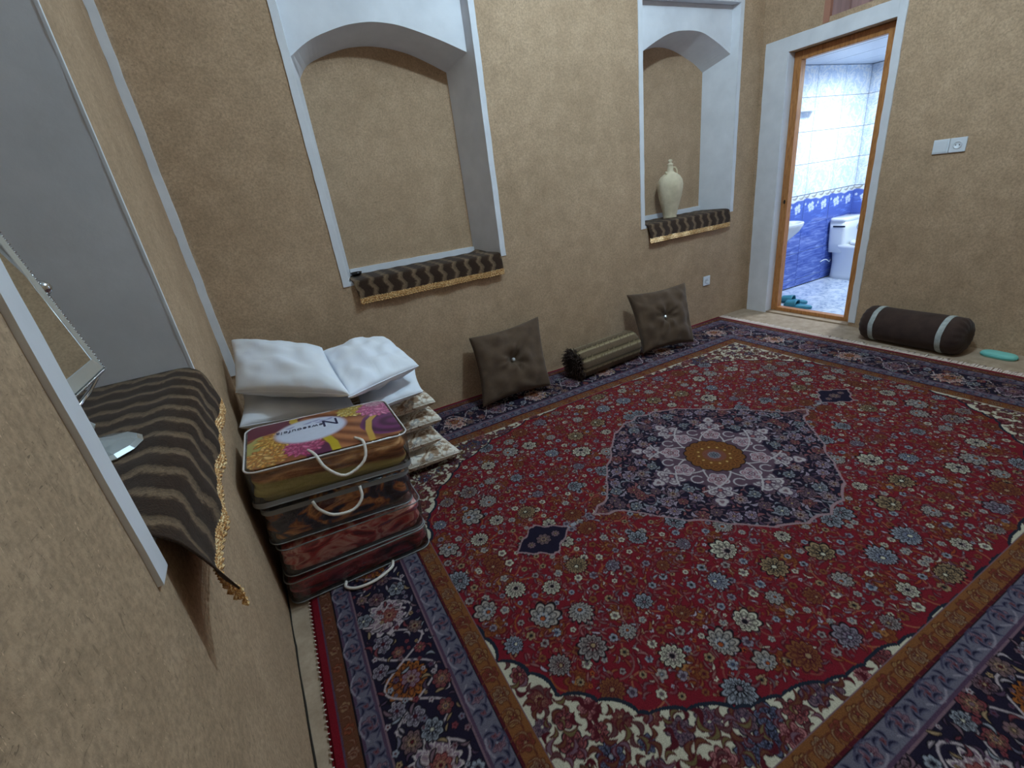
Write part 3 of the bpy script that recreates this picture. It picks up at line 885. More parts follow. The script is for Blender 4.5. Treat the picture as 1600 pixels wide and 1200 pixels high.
# low-contrast scrolls and buds that fill the red ground
for (x, y) in scatter(900, 0.0255, lambda x, y: in_field(x, y) and not in_med(x, y) and free(x, y, 0.024), (0.0, 1.45, 0.0, 1.0), 24):
    a = rn.uniform(0, 6.28); col = rn.choice(((126, 62, 44), (112, 58, 66), (118, 84, 84), (134, 84, 48), (98, 78, 84), (140, 96, 92))); k = rn.uniform(-1.1, 1.1); Lh = rn.uniform(0.012, 0.022)
    for sx in (1, -1):
        for sy in (1, -1):
            P.leaf(sx * x, sy * y, Lh, Lh * 0.24, mir(a, sx, sy), k * sx * sy, [col, col, (92, 20, 30)], 9)
            P.blossom(sx * (x + 0.011 * math.cos(a * 2)), sy * (y + 0.011 * math.sin(a * 2)), 0.0042, 5, 0, [rn.choice((LBL, PINK, TAN, MAU)), DKR, DKR], 9)
for (x, y, r, nn, a, pal, el) in bigp:
    for sx in (1, -1):
        for sy in (1, -1): P.flower(sx * x, sy * y, r, nn, mir(a, sx, sy), pal, 9, el)
# medallion filling
for (x, y) in scatter(26, 0.13, lambda x, y: in_med(x, y) and math.hypot(x, y) > 0.3, (0.0, 0.78, 0.0, 0.56), 31):
    pts = spiral(x, y, 0.06, rn.uniform(0, 6), 1.0, rn.choice((1, -1)))
    for sx in (1, -1):
        for sy in (1, -1): P.line([(sx * p[0], sy * p[1]) for p in pts], 0.002, MAU, 10)
mp = scatter(60, 0.064, lambda x, y: in_med(x * 1.05, y * 1.08) and math.hypot(x, y) > 0.33, (0.0, 0.78, 0.0, 0.56), 32)
for (x, y) in mp:
    r = rn.uniform(0.023, 0.036); nn = rn.choice((7, 8, 10)); a = rn.uniform(0, 6.28); pal = rn.choice([[MAU, PUR, TAN, BLK], [(168, 150, 168), DKR, TAN, BLK], [LBL, NAVY, CREAM, BLK], [(150, 128, 142), TAN, DKR, BLK], [PINK, DKR, TAN, BLK]])
    for sx in (1, -1):
        for sy in (1, -1): P.flower(sx * x, sy * y, r, nn, mir(a, sx, sy), pal, 10)
for (x, y) in scatter(260, 0.0235, lambda x, y: in_med(x, y) and math.hypot(x, y) > 0.3 and all((x - p[0]) ** 2 + (y - p[1]) ** 2 > 0.032 ** 2 for p in mp), (0.0, 0.78, 0.0, 0.56), 33):
    a = rn.uniform(0, 6.28); col = rn.choice((MAU, (172, 156, 170), PINK, LBL, PUR)); Lh = rn.uniform(0.012, 0.02)
    for sx in (1, -1):
        for sy in (1, -1): P.leaf(sx * x, sy * y, Lh, Lh * 0.4, mir(a, sx, sy), 0.6 * sx * sy, [col, PUR, BLK], 10)
for sx in (1, -1):
    for (dx_, r_) in ((0, 0.032), (0.06, 0.018), (-0.06, 0.018)):
        P.flower(sx * (1.045 + dx_), 0, r_, 8, 0, [MAU, TAN, PUR, BLK], 10)
# white arabesque rosette around the gold disc
for k in range(8):
    a = k * PI / 4
    P.flower(0.30 * math.cos(a), 0.30 * math.sin(a), 0.070 if k % 2 == 0 else 0.058, 6, a, [(186, 174, 174), PUR, PINK, (84, 62, 78)], 10)
    P.blossom(0.385 * math.cos(a), 0.385 * math.sin(a), 0.030, 3, a, [(176, 164, 164), MAU, PUR], 10)
P.ellipse(0, 0, 0.275, 0.275, (92, 70, 82), 0.01)
for k in range(8):
    a = k * PI / 4
    P.flower(0.215 * math.cos(a), 0.215 * math.sin(a), 0.045, 5, a, [(140, 92, 104), DKR if k % 2 else PUR, MAU, (184, 172, 174)])
    for sg in (1, -1):
        b_ = a + sg * PI / 8
        P.line([(r_ * math.cos(b_ + sg * 0.9 * (r_ - 0.16) * 4), r_ * math.sin(b_ + sg * 0.9 * (r_ - 0.16) * 4)) for r_ in np.linspace(0.15, 0.33, 12)], 0.0036, (182, 172, 172))
        P.line([(0.245 * math.cos(b_) + 0.028 * math.cos(t), 0.245 * math.sin(b_) + 0.028 * math.sin(t)) for t in np.linspace(0, 5, 14)], 0.003, (176, 166, 168))
for k in range(16):
    P.ellipse(0.118 * math.cos(k * PI / 8), 0.118 * math.sin(k * PI / 8), 0.034, 0.034, BLK)
for k in range(16):
    P.ellipse(0.117 * math.cos(k * PI / 8), 0.117 * math.sin(k * PI / 8), 0.029, 0.029, (118, 74, 38))
P.ellipse(0, 0, 0.128, 0.128, (118, 74, 38), 0.004)
for k in range(16):
    a = k * PI / 8
    P.flower(0.112 * math.cos(a), 0.112 * math.sin(a), 0.018, 4, a, [(134, 84, 42), (108, 62, 34), GOLD, (82, 46, 28)])
for k in range(12):
    a = k * PI / 6
    P.ellipse(0.078 * math.cos(a), 0.078 * math.sin(a), 0.006, 0.006, (196, 160, 96))
P.ellipse(0, 0, 0.058, 0.058, (122, 74, 60)); P.ellipse(0, 0, 0.034, 0.034, MAU)
P.flower(0, 0, 0.026, 8, 0, [NAVY, NAVY, BLK, LBL])
# cream spandrels
def in_sp(x, y): return (x / 1.5) ** 2.5 + (y / 1.03) ** 2.5 > 1.005 and x < 1.45 and y < 1.01
CP = [[(150, 84, 84), DKR, TAN, BLK], [BROWN, TAN, DKR, BLK], [MAU, PUR, CREAM, NAVY], [(92, 96, 120), NAVY, LBL, BLK], [(168, 110, 110), DKR, CREAM, DKR], [(110, 52, 54), TAN, DKR, DKR]]
for (x, y) in scatter(80, 0.062, in_sp, (0.4, 1.46, 0.1, 1.02), 41):
    r = rn.uniform(0.022, 0.038); a = rn.uniform(0, 6.28); pal = rn.choice(CP); nn = rn.choice((6, 8, 10))
    for sx in (1, -1):
        for sy in (1, -1): P.flower(sx * x, sy * y, r, nn, mir(a, sx, sy), pal, 7)
for (x, y) in scatter(330, 0.026, in_sp, (0.4, 1.46, 0.1, 1.02), 42):
    a = rn.uniform(0, 6.28); col = rn.choice((BROWN, DKR, OLV, (112, 84, 96), (90, 60, 60))); Lh = rn.uniform(0.014, 0.026)
    for sx in (1, -1):
        for sy in (1, -1): P.leaf(sx * x, sy * y, Lh, Lh * 0.28, mir(a, sx, sy), 0.8 * sx * sy, [col, col, DKR], 7)
# border runs
def along(dd, step):
    """points running round the carpet at distance dd from the edge: (x, y, direction angle)"""
    out = []
    hx, hy = HX - dd, HY - dd
    nx = max(2, round(2 * hx / step)); ny_ = max(2, round(2 * hy / step))
    for i in range(nx):
        t = -hx + 2 * hx * (i + 0.5) / nx
        out.append((t, hy, 0)); out.append((t, -hy, PI))
    for i in range(ny_):
        t = -hy + 2 * hy * (i + 0.5) / ny_
        out.append((hx, t, -PI / 2)); out.append((-hx, t, PI / 2))
    return out
for dd, rid, pal in ((0.058, 2, [(140, 108, 80), (128, 66, 44), (132, 100, 82)]), (0.484, 6, [(146, 112, 70), (122, 56, 46), (138, 112, 86)])):
    sz = 0.017 if rid == 2 else 0.025
    for i, (x, y, a) in enumerate(along(dd, 0.075)):
        P.flower(x, y, sz, 5 + i % 3, a, [pal[i % 3], DKR, pal[(i + 1) % 3], (84, 44, 30)], rid)
    for i, (x, y, a) in enumerate(along(dd, 0.0375)):
        P.leaf(x, y, sz * 1.2, 0.003, a + (0.9 if i % 2 else -0.9), 1.0 if i % 2 else -1.0, [pal[2], pal[0], (96, 50, 34)], rid)
for dd, rid in ((0.116, 3), (0.417, 5)):
    for i, (x, y, a) in enumerate(along(dd, 0.145)):
        ca, sa = math.cos(a), math.sin(a)
        P.flower(x, y, 0.024, 8, a, [(132, 100, 108), DKR, LBL, (78, 58, 74)], rid)
        P.line([(x + ca * t - sa * (0.03 - 9 * t * t), y + sa * t + ca * (0.03 - 9 * t * t)) for t in np.linspace(-0.045, 0.045, 9)], 0.0026, (140, 130, 140), rid)
        P.line([(x + ca * t + sa * (0.03 - 9 * t * t), y + sa * t - ca * (0.03 - 9 * t * t)) for t in np.linspace(-0.045, 0.045, 9)], 0.0026, (66, 62, 84), rid)
    for i, (x, y, a) in enumerate(along(dd, 0.0725)):
        P.blossom(x, y, 0.009, 5, a, [(112, 70, 76), DKR, PUR], rid)
        for sg in (1, -1):
            for (o1, o2, l_) in ((0.012 * sg, 0.013, 0.017), (0.014 * sg, -0.012, 0.015)):
                P.leaf(x + math.cos(a) * o1 - math.sin(a) * o2, y + math.sin(a) * o1 + math.cos(a) * o2, l_, 0.0045, a + sg * 0.8 + o2 * 50, 0.5, [(28, 26, 50), (28, 26, 50), (84, 80, 98)], rid)
# main navy border: alternating palmettes joined by a running vine
hxm = 0.262
pts = along(hxm, 0.30)
NP = [[(150, 84, 80), (110, 40, 48), TAN, (196, 176, 160)], [(150, 88, 40), (140, 60, 40), TAN, BLK], [(140, 112, 128), DKR, PINK, BLK], [(128, 104, 120), GOLD, DKR, (186, 170, 168)]]
for i, (x, y, a) in enumerate(pts):
    ca, sa = math.cos(a), math.sin(a)
    P.flower(x, y, 0.070, 14, a + (PI / 2 if i % 2 else -PI / 2), NP[i % 4], 4, 0.22)
    P.flower(x, y, 0.030, 8, a, [NP[(i + 1) % 4][0], TAN, DKR, DKR], 4)
for i, (x, y, a) in enumerate(along(hxm, 0.30)):
    ca, sa = math.cos(a), math.sin(a)
    for sg in (1, -1):
        vp = [(x + ca * t - sa * sg * 0.085 * math.cos(t * PI / 0.15), y + sa * t + ca * sg * 0.085 * math.cos(t * PI / 0.15)) for t in np.linspace(-0.15, 0.15, 22)]
        P.line(vp, 0.003, (176, 160, 162), 4)
rb = random.Random(77)
def in_band(x, y, lo=0.16, hi=0.366):
    dd = min(HX - abs(x), HY - abs(y)); return lo < dd < hi
bp = [(x, y) for x, y, a in pts]
extra = scatter(420, 0.058, lambda x, y: in_band(x, y, 0.17, 0.355) and all((x - p[0]) ** 2 + (y - p[1]) ** 2 > 0.092 ** 2 for p in bp), (-HX, HX, -HY, HY), 51)
for (x, y) in extra:
    P.flower(x, y, rb.uniform(0.018, 0.034), rb.choice((6, 7, 8)), rb.uniform(0, 6.28), rb.choice([[MAU, DKR, TAN, BLK], [(120, 92, 96), TAN, DKR, BLK], [LBL, NAVY, CREAM, BLK], [(126, 60, 66), TAN, MAU, BLK], [(150, 140, 150), PUR, DKR, BLK]]), 4)
allp = bp + extra
for (x, y) in scatter(2600, 0.024, lambda x, y: in_band(x, y), (-HX, HX, -HY, HY), 52, 30):
    col = rb.choice((MAU, (168, 154, 158), (120, 58, 64), (110, 104, 120), TAN, LBL, PUR)); Lh = rb.uniform(0.010, 0.020)
    near = any((x - p[0]) ** 2 + (y - p[1]) ** 2 < 0.026 ** 2 for p in allp)
    if near: continue
    if rb.random() < 0.6: P.leaf(x, y, Lh, Lh * 0.30, rb.uniform(0, 6.28), rb.uniform(-0.9, 0.9), [col, col, BLK], 4)
    else: P.blossom(x, y, Lh * 0.55, 5, rb.uniform(0, 6), [col, DKR, BLK], 4)
# outer selvage is plain red, worn slightly
Yw = np.where(Vv > FY, CY + FY + (Vv - FY) * (0.600 / 0.52), CY + Vv)
Xw = CX + U
rg = np.random.RandomState(2)
hz = 0.011 + 0.0012 * np.sin(Xw * 9 + Yw * 4) + rg.uniform(0, 0.0008, U.shape)
hz = np.where(d < 0.006, 0.004, hz)
V3 = np.stack([Xw.ravel(), Yw.ravel(), hz.ravel()], 1)
ny_, nx_ = U.shape
F3 = grid_faces(nx_, ny_)
# skirt to the floor
per = list(range(nx_)) + [j * nx_ + nx_ - 1 for j in range(1, ny_)] + [(ny_ - 1) * nx_ + i for i in range(nx_ - 2, -1, -1)] + [j * nx_ for j in range(ny_ - 2, 0, -1)]
per = np.array(per); base = len(V3)
low = V3[per].copy(); low[:, 2] = 0.0005
V3 = np.vstack([V3, low])
k = np.arange(len(per)); k2 = (k + 1) % len(per)
F3 = np.vstack([F3, np.stack([per[k], base + k, base + k2, per[k2]], 1)])
Cc = P.c.reshape(-1, 3); Cc = np.vstack([Cc, Cc[per]])
rug = empty('persian_carpet', 'large red Persian carpet with navy centre medallion and cream corners covering the floor', 'carpet', (0, 0, 0))
pile = big_mesh('pile', V3, F3, Cc, M['carpet'], rug)
M['fringe'] = mat_flat('pale_cotton_fringe', (214, 196, 186), 0.95)
def fringe(x0, x1, ya, yb_, seed, name, step=0.012, q=1.0):
    r = random.Random(seed); b = MB(); y = ya
    s = 1 if x1 > x0 else -1
    while y < yb_:
        L_ = (x1 - x0) * r.uniform(0.75, 1.15); dy = r.uniform(-0.012, 0.012)
        v_, f_ = tube([(x0, y, 0.006), (x0 + L_ * 0.5, y + dy * 0.3, 0.009), (x0 + L_, y + dy, 0.003)], [0.005 * q, 0.006 * q, 0.0028 * q], 5)
        b.add(v_, f_); y += step
    o = b.build(name, M['fringe'], rug, True); o['kind'] = 'stuff'
    return o
fringe(CX + HX - 0.004, CX + HX + 0.075, CY - HY + 0.01, CY + FY + 0.60 - 0.01, 3, 'fringe')
fringe(CX - HX + 0.004, CX - HX - 0.005, CY - HY + 0.01, CY + FY + 0.60 - 0.01, 5, 'fringe', 0.02, 0.45)

# ------------------------------------------------------------------ soft things
def pillow(name, corners, T, mat, parent=None, n=36, pinch=0.10, seed=0, wr=0.006, dimple=None, low=1.0, power=0.42, col=None, creases=0):
    """inflated quad; corners given counter-clockwise seen from the top side"""
    A, B, C, D = [Vector(c) for c in corners]
    nrm = (C - A).cross(D - B).normalized()
    V = []; cols = []
    off = Vector((seed * 3.7, seed * 1.3, 0))
    for side in (1, -1):
        for j in range(n + 1):
            for i in range(n + 1):
                # cosine spacing keeps detail at the seams
                u = -math.cos(PI * i / n); v = -math.cos(PI * j / n)
                uu = u * (1 - pinch * (1 - v * v) * abs(u) ** 0.5); vv = v * (1 - pinch * (1 - u * u) * abs(v) ** 0.5)
                a, b_ = (uu + 1) / 2, (vv + 1) / 2
                p = A * (1-a) * (1-b_) + B * a * (1-b_) + C * a * b_ + D * (1-a) * b_
                e = max(0.0, (1 - u * u) * (1 - v * v))
                h = T / 2 * e ** power * (1.0 if side > 0 else low)
                if e > 0:
                    q = Vector((u * 2.2, v * 2.2, side * 0.7)) + off
                    h += wr * noise.noise(q * 1.3) * min(1, e * 4) * 2
                    # creases fanning out from the seams
                    edge = (1 - e) ** 2
                    h += wr * 0.7 * noise.noise(Vector((math.atan2(v, u) * 6, seed, side))) * edge * min(1, e * 12)
                if dimple and side > 0:
                    r = math.hypot(u - dimple[0], v - dimple[1])
                    h -= dimple[2] * math.exp(-(r / dimple[3]) ** 2) 
                    th = math.atan2(v - dimple[1], u - dimple[0])
                    h += dimple[2] * 0.26 * math.cos(th * 7 + 1.5 * math.sin(th * 3 + seed)) * math.exp(-((r - 0.22) / 0.2) ** 2)
                    h = max(h, -0.01)
                V.append(p + nrm * (h * side))
                if col: cols.append(col(u, v, side))
    F = []
    m = n + 1
    for s in (0, 1):
        for j in range(n):
            for i in range(n):
                a = s * m * m + j * m + i
                F.append((a, a + 1, a + 1 + m, a + m) if s == 0 else (a, a + m, a + 1 + m, a + 1))
    o = mesh(name, V, F, mat, parent, True)
    bm = bmesh.new(); bm.from_mesh(o.data)
    bmesh.ops.remove_doubles(bm, verts=bm.verts, dist=1e-5)
    bmesh.ops.recalc_face_normals(bm, faces=bm.faces)
    for f in bm.faces: f.smooth = True
    bm.to_mesh(o.data); bm.free()
    return o, nrm
def seam(corners, pinch, r, mat, parent, n=16, name='piping'):
    A, B, C, D = [Vector(c) for c in corners]
    pts = []
    def P_(u, v):
        uu = u * (1 - pinch * (1 - v * v) * abs(u) ** 0.5); vv = v * (1 - pinch * (1 - u * u) * abs(v) ** 0.5)
        a, b_ = (uu + 1) / 2, (vv + 1) / 2
        return A * (1-a) * (1-b_) + B * a * (1-b_) + C * a * b_ + D * (1-a) * b_
    for k in range(n): pts.append(P_(-1 + 2 * k / n, -1))
    for k in range(n): pts.append(P_(1, -1 + 2 * k / n))
    for k in range(n): pts.append(P_(1 - 2 * k / n, 1))
    for k in range(n): pts.append(P_(-1, 1 - 2 * k / n))
    v_, f_ = tube(pts, r, 6, True)
    return mesh(name, v_, f_, mat, parent, True)

def mat_cloth(name, c1, c2, scale=6, rough=0.85, weave=300, sheen=0.0, wb=0.25):
    n = N(name); v = n.coord()
    c = n.ramp(n.noise(v, scale, 3), [(0.3, L4(c1)), (0.7, L4(c2))]).outputs[0]
    n.l(c, n.b.inputs['Base Color']); n.set(Roughness=rough)
    n.b.inputs['Specular IOR Level'].default_value = 0.2
    n.b.inputs['Sheen Weight'].default_value = sheen
    n.bump(n.noise(v, weave, 3, 0.7), wb, 0.002)
    return n.m
M['white_cloth'] = mat_cloth('white_pillowcase', (236, 242, 255), (244, 248, 255), 5)
M['brown_velvet'] = mat_cloth('brown_velvet', (77, 60, 47), (92, 74, 58), 14, 0.8, 300, 0.15, 0.5)
M['dark_velvet'] = mat_cloth('dark_brown_plush', (56, 42, 38), (70, 54, 48), 14, 0.9, 240, 0.1, 0.6)
M['silver_band'] = mat_cloth('silver_grey_band', (150, 158, 156), (186, 192, 190), 40, 0.6, 200)
M['crystal'] = mat_flat('crystal_button', (226, 230, 236), 0.1, 0.6)
n = N('floral_cotton'); v = n.coord()
c0 = n.noise(v, 11, 3, 0.6, 1.5)
c1 = n.noise(v, 24, 3, 0.6, 2.0)
c = n.ramp(c0, [(0.40, L4((150, 122, 98))), (0.47, L4((196, 174, 150))), (0.52, L4((226, 218, 204))), (0.66, L4((232, 226, 216)))]).outputs[0]
c = n.mix(n.ramp(c1, [(0.58, (0, 0, 0, 1)), (0.63, (0.75,)*3 + (1,))]).outputs[0], c, L4((118, 84, 66)))
c = n.mix(n.ramp(n.noise(v, 17, 2, 0.5, 1), [(0.62, (0, 0, 0, 1)), (0.66, (0.6,)*3 + (1,))]).outputs[0], c, L4((132, 134, 136)))
n.l(c, n.b.inputs['Base Color']); n.set(Roughness=0.85); n.bump(n.noise(v, 250, 2), 0.15, 0.002); M['floral'] = n.m

# white pillows, lowest ones first
def one_pillow(name, label, cat, corners, T, mat, seed, group=None, pinch=0.08, pip=None, **kw):
    c0 = sum((Vector(c) for c in corners), Vector()) / 4
    base = (c0.x, c0.y, min(Vector(c).z for c in corners) - T * 0.35)
    e = empty(name, label, cat, base, group=group)
    cc = [Vector(c) - Vector(base) for c in corners]
    pillow('cover', cc, T, mat, e, seed=seed, pinch=pinch, **kw)
    seam(cc, pinch, 0.0028, pip or mat, e)
    return e
FG = 'floral cushions stacked flat behind the blanket bags'
fl_lab = ['bottom floral cushion of the stack, its corner poking out onto the carpet', 'floral beige cushion second from the bottom of the stack', 'floral beige cushion third from the bottom of the stack', 'topmost floral beige cushion, directly under the white pillows']
for k, (z, x1, yf, tilt) in enumerate(((0.070, 0.655, 2.215, 0.0), (0.176, 0.575, 2.25, 0.0), (0.282, 0.60, 2.265, 0.0), (0.388, 0.59, 2.28, 0.0))):
    one_pillow('floral_cushion', fl_lab[k], 'cushion',
               [(-0.27, yf + 0.03, z), (x1, yf, z + tilt), (x1 - 0.035, yf + 0.48, z + tilt + 0.01), (-0.27, yf + 0.50, z)], 0.094, M['floral'], 20 + k, FG, pinch=0.03 if k == 0 else 0.0, power=0.2, wr=0.004)
one_pillow('white_pillow', 'white pillow squeezed under the puffy top left pillow, against the left wall', 'pillow',
           [(-0.335, 2.33, 0.545), (0.17, 2.13, 0.530), (0.22, 2.72, 0.53), (-0.335, 2.88, 0.56)], 0.13, M['white_cloth'], 3, 'white pillows on top of the floral stack', power=0.32)
one_pillow('white_pillow', 'flat white pillow under the top right one, its bare corner towards the carpet', 'pillow',
           [(0.19, 2.13, 0.500), (0.515, 2.20, 0.50), (0.60, 2.62, 0.505), (0.235, 2.72, 0.50)], 0.09, M['white_cloth'], 4, 'white pillows on top of the floral stack', power=0.32)
one_pillow('white_pillow', 'right-hand white pillow on top of the stack, pointing at the brown cushions', 'pillow',
           [(0.145, 2.02, 0.650), (0.535, 2.25, 0.625), (0.475, 2.70, 0.70), (0.115, 2.64, 0.715)], 0.13, M['white_cloth'], 6, 'white pillows on top of the floral stack', wr=0.014, power=0.34, pinch=0.025)
one_pillow('white_pillow', 'largest white pillow on top left, leaning up against the back wall', 'pillow',
           [(-0.312, 2.46, 0.675), (0.15, 2.00, 0.668), (0.125, 2.63, 0.745), (-0.30, 2.93, 0.83)], 0.15, M['white_cloth'], 8, 'white pillows on top of the floral stack', wr=0.010, power=0.34, pinch=0.045)

# brown button cushions leaning on the back wall
def brown_cushion(corners, label, seed):
    c0 = (Vector(corners[0]) + Vector(corners[1])) / 2
    base = Vector((c0.x, c0.y, 0.012))
    e = empty('square_cushion', label, 'cushion', base, group='brown velvet cushions leaning on the back wall')
    cc = [Vector(c) - base for c in corners]
    o, nr = pillow('cover', cc, 0.19, M['brown_velvet'], e, seed=seed, pinch=0.09, dimple=(0.0, 0.0, 0.06, 0.17), wr=0.012, n=52, low=0.6, power=0.30)
    seam(cc, 0.09, 0.004, M['brown_velvet'], e)
    ctr = sum(cc, Vector()) / 4 + nr * (0.052)
    bm = bmesh.new(); bmesh.ops.create_icosphere(bm, subdivisions=2, radius=0.015)
    for v in bm.verts: v.co = v.co + ctr
    me = bpy.data.meshes.new('crystal_button'); bm.to_mesh(me); bm.free(); me.materials.append(M['crystal'])
    bo = bpy.data.objects.new('crystal_button', me); COL.objects.link(bo); bo.parent = e; bo['label'] = 'sparkling round crystal button'
    return e
brown_cushion([(1.03, 2.715, 0.045), (1.575, 2.70, 0.045), (1.672, 2.95, 0.50), (1.10, 2.955, 0.475)], 'brown velvet button cushion left of the striped bolster, below the large niche', 3)
brown_cushion([(2.475, 2.70, 0.045), (2.95, 2.61, 0.045), (3.035, 2.80, 0.50), (2.53, 2.94, 0.485)], 'brown velvet button cushion right of the striped bolster, nearer the doorway', 5)

# striped bolster
def bolster(axis_a, axis_b, R, mat, col=None, n_s=90, n_a=64, cap=0.05, flat=0.12):
    A, B = Vector(axis_a), Vector(axis_b); ax = (B - A); Ln = ax.length; ax.normalize()
    up = Vector((0, 0, 1)); sd = ax.cross(up).normalized()
    V = []; C = []
    for i in range(n_s + 1):
        t = i / n_s; s = t * Ln
        e = min(s, Ln - s)
        r = R if e > cap else R * (0.28 + 0.72 * math.sqrt(max(0, 1 - ((cap - e) / cap) ** 2)))
        for k in range(n_a):
            a = 2 * PI * k / n_a
            rr = r * (1 + 0.02 * noise.noise(Vector((s * 8, math.cos(a) * 2, math.sin(a) * 2))))
            if e < cap * 1.2: rr *= 1 + 0.05 * math.cos(a * 16) * (1 - e / (cap * 1.2))
            x = math.cos(a) * rr; z = math.sin(a) * rr
            if z < -R * (1 - flat): z = -R * (1 - flat)
            V.append(A + ax * s + sd * x + up * (z))
            if col: C.append(col(s, a))
    F = []
    for i in range(n_s):
        for k in range(n_a):
            k2 = (k + 1) % n_a
            F.append((i*n_a+k, i*n_a+k2, (i+1)*n_a+k2, (i+1)*n_a+k))
    c0 = len(V); V.append(A + ax * 0.012); V.append(B - ax * 0.012)
    if col: C += [C[0], C[-1]]
    for k in range(n_a):
        k2 = (k + 1) % n_a
        F.append((c0, k2, k, k)[:3]); F.append((c0 + 1, n_s*n_a + k, n_s*n_a + k2))
    return V, F, C
def attr_mesh(name, V, F, C, mat, parent):
    o = mesh(name, V, F, mat, parent, True)
    at = o.data.color_attributes.new('Col', 'FLOAT_COLOR', 'POINT')
    a = np.ones((len(V), 4), dtype=np.float32); a[:, :3] = np.array(C)
    at.data.foreach_set('color', a.ravel())
    return o
STR_D = lin((64, 46, 34)); STR_M = lin((88, 68, 50)); STR_L = lin((134, 110, 86))
def chevron(s, w_, period=0.094, zz=0.05, amp=0.024):
    """s runs across the stripes, w_ along them"""
    z = abs(((w_ / zz) % 1.0) - 0.5) * 2 * amp + 0.004 * noise.noise(Vector((s * 60, w_ * 60, 0)))
    t = ((s + z) / period) % 1.0
    n_ = 0.10 * noise.noise(Vector((s * 110, w_ * 110, 3)))
    if t < 0.60 + n_: 
        c = STR_D * (0.9 + 0.3 * t)
    elif t < 0.68 + n_: c = STR_M
    else: c = STR_L * (1.0 if t < 0.86 + n_ else 0.72)
    return c
bA = (1.795, 2.745, 0.120); bB = (2.475, 2.80, 0.120)
def bstripe(s, a):
    t = (a / (2 * PI) * 9 + 0.10 * (abs(((s / 0.055) % 1.0) - 0.5) * 2) ** 0.7) % 1.0
    n_ = 0.06 * noise.noise(Vector((s * 90, a * 9, 3)))
    if t < 0.55 + n_: return lin((112, 93, 72))
    if t < 0.66 + n_: return lin((176, 160, 128))
    if t < 0.86: return lin((142, 126, 94))
    return lin((74, 62, 42))
bo = empty('bolster', 'olive striped bolster with zigzag stripes lying between two brown square cushions', 'bolster', (2.13, 2.77, 0.012))
def shift(V, o): return [Vector(v) - Vector(o.location) for v in V]
V, F, C = bolster(bA, bB, 0.118, None, lambda s, a: bstripe(s, a) if s > 0.035 else STR_D * 0.4, cap=0.07)
attr_mesh('cover', shift(V, bo), F, C, M['velvet'], bo)
# shaggy gathered end
ax = (Vector(bB) - Vector(bA)).normalized(); sd = ax.cross(Vector((0, 0, 1))).normalized()
b = MB(); rf = random.Random(9)
for k in range(420):
    a = rf.uniform(0, 2 * PI); r0 = 0.118 * math.sqrt(rf.uniform(0.05, 1.0)); s0 = 0.02 + 0.03 * (r0 / 0.118) ** 3
    rad = sd * math.cos(a) + Vector((0, 0, math.sin(a)))
    p0 = Vector(bA) + ax * s0 + rad * r0 * 0.93
    out = (rad * (0.5 + r0 / 0.118) - ax * rf.uniform(0.5, 1.3) + Vector((rf.uniform(-.3, .3), rf.uniform(-.3, .3), rf.uniform(-.3, .3)))).normalized()
    p1 = p0 + out * rf.uniform(0.018, 0.038); p2 = p1 + (out + Vector((0, 0, -0.7))).normalized() * rf.uniform(0.006, 0.016)
    for p in (p0, p1, p2): p.z = max(p.z, 0.020)
    v_, f_ = tube([q - Vector(bo.location) for q in (p0, p1, p2)], [0.0032, 0.0026, 0.001], 4); b.add(v_, f_)
o = b.build('shaggy_end', M['dark_velvet'], bo, True); o['kind'] = 'stuff'

# dark bolster by the right wall
dA = (3.925, 1.205, 0.126); dB = (3.948, 1.84, 0.126)
db = empty('bolster', 'dark brown plush bolster with two silver grey bands beside the right wall', 'bolster', (3.965, 1.53, 0.0))
V, F, C = bolster(dA, dB, 0.126, None, None, 80, 64, 0.055, 0.02)
mesh('cover', shift(V, db), F, M['dark_velvet'], db, True)
ax = (Vector(dB) - Vector(dA)).normalized(); sd = ax.cross(Vector((0, 0, 1))).normalized()
for s in (0.115, 0.53):
    V = []; F = []
    for i in range(5):
        for k in range(64):
            a = 2 * PI * k / 64
            r = 0.1275 + (0.003 if 0 < i < 4 else 0) + 0.0012 * noise.noise(Vector((a * 5, s, 0)))
            V.append(Vector(dA) + ax * (s - 0.016 + 0.008 * i + 0.003 * noise.noise(Vector((math.cos(a) * 2, math.sin(a) * 2, s)))) + sd * (math.cos(a) * r) + Vector((0, 0, max(-0.1245, math.sin(a) * r))) - Vector(db.location))
    for i in range(4):
        for k in range(64):
            k2 = (k + 1) % 64; F.append((i*64+k, i*64+k2, (i+1)*64+k2, (i+1)*64+k))
    mesh('band', V, F, M['silver_band'], db, True)

# pale turquoise packet
M['aqua'] = mat_flat('pale_turquoise', (128, 206, 196), 0.5, bump=(30, 0.2, 0.004))
out = []
for k in range(48):
    a = 2 * PI * k / 48; c, s = math.cos(a), math.sin(a)
    out.append((0.047 * math.copysign(abs(c) ** 0.8, c) * (1 - 0.10 * (1 - abs(s)) ** 2), 0.092 * math.copysign(abs(s) ** 0.8, s)))
V, F = loft([[(p[0] * s, p[1] * s, z) for p in out] for z, s in ((0, 0.9), (0.004, 0.98), (0.014, 1.0), (0.024, 0.98), (0.031, 0.88), (0.033, 0.6))])
e = empty('soap_packet', 'pale turquoise flat oblong packet on the bare floor beside the dark bolster', 'packet', (4.015, 1.068, 0.0), (0, 0, -0.12))
mesh('body', V, F, M['aqua'], e, True)
v_, f_ = tube([(p[0] * 1.003, p[1] * 1.003, 0.014) for p in out], 0.0022, 6, True)
mesh('rim', v_, f_, mat_flat('deep_turquoise', (84, 176, 176), 0.5), e, True)

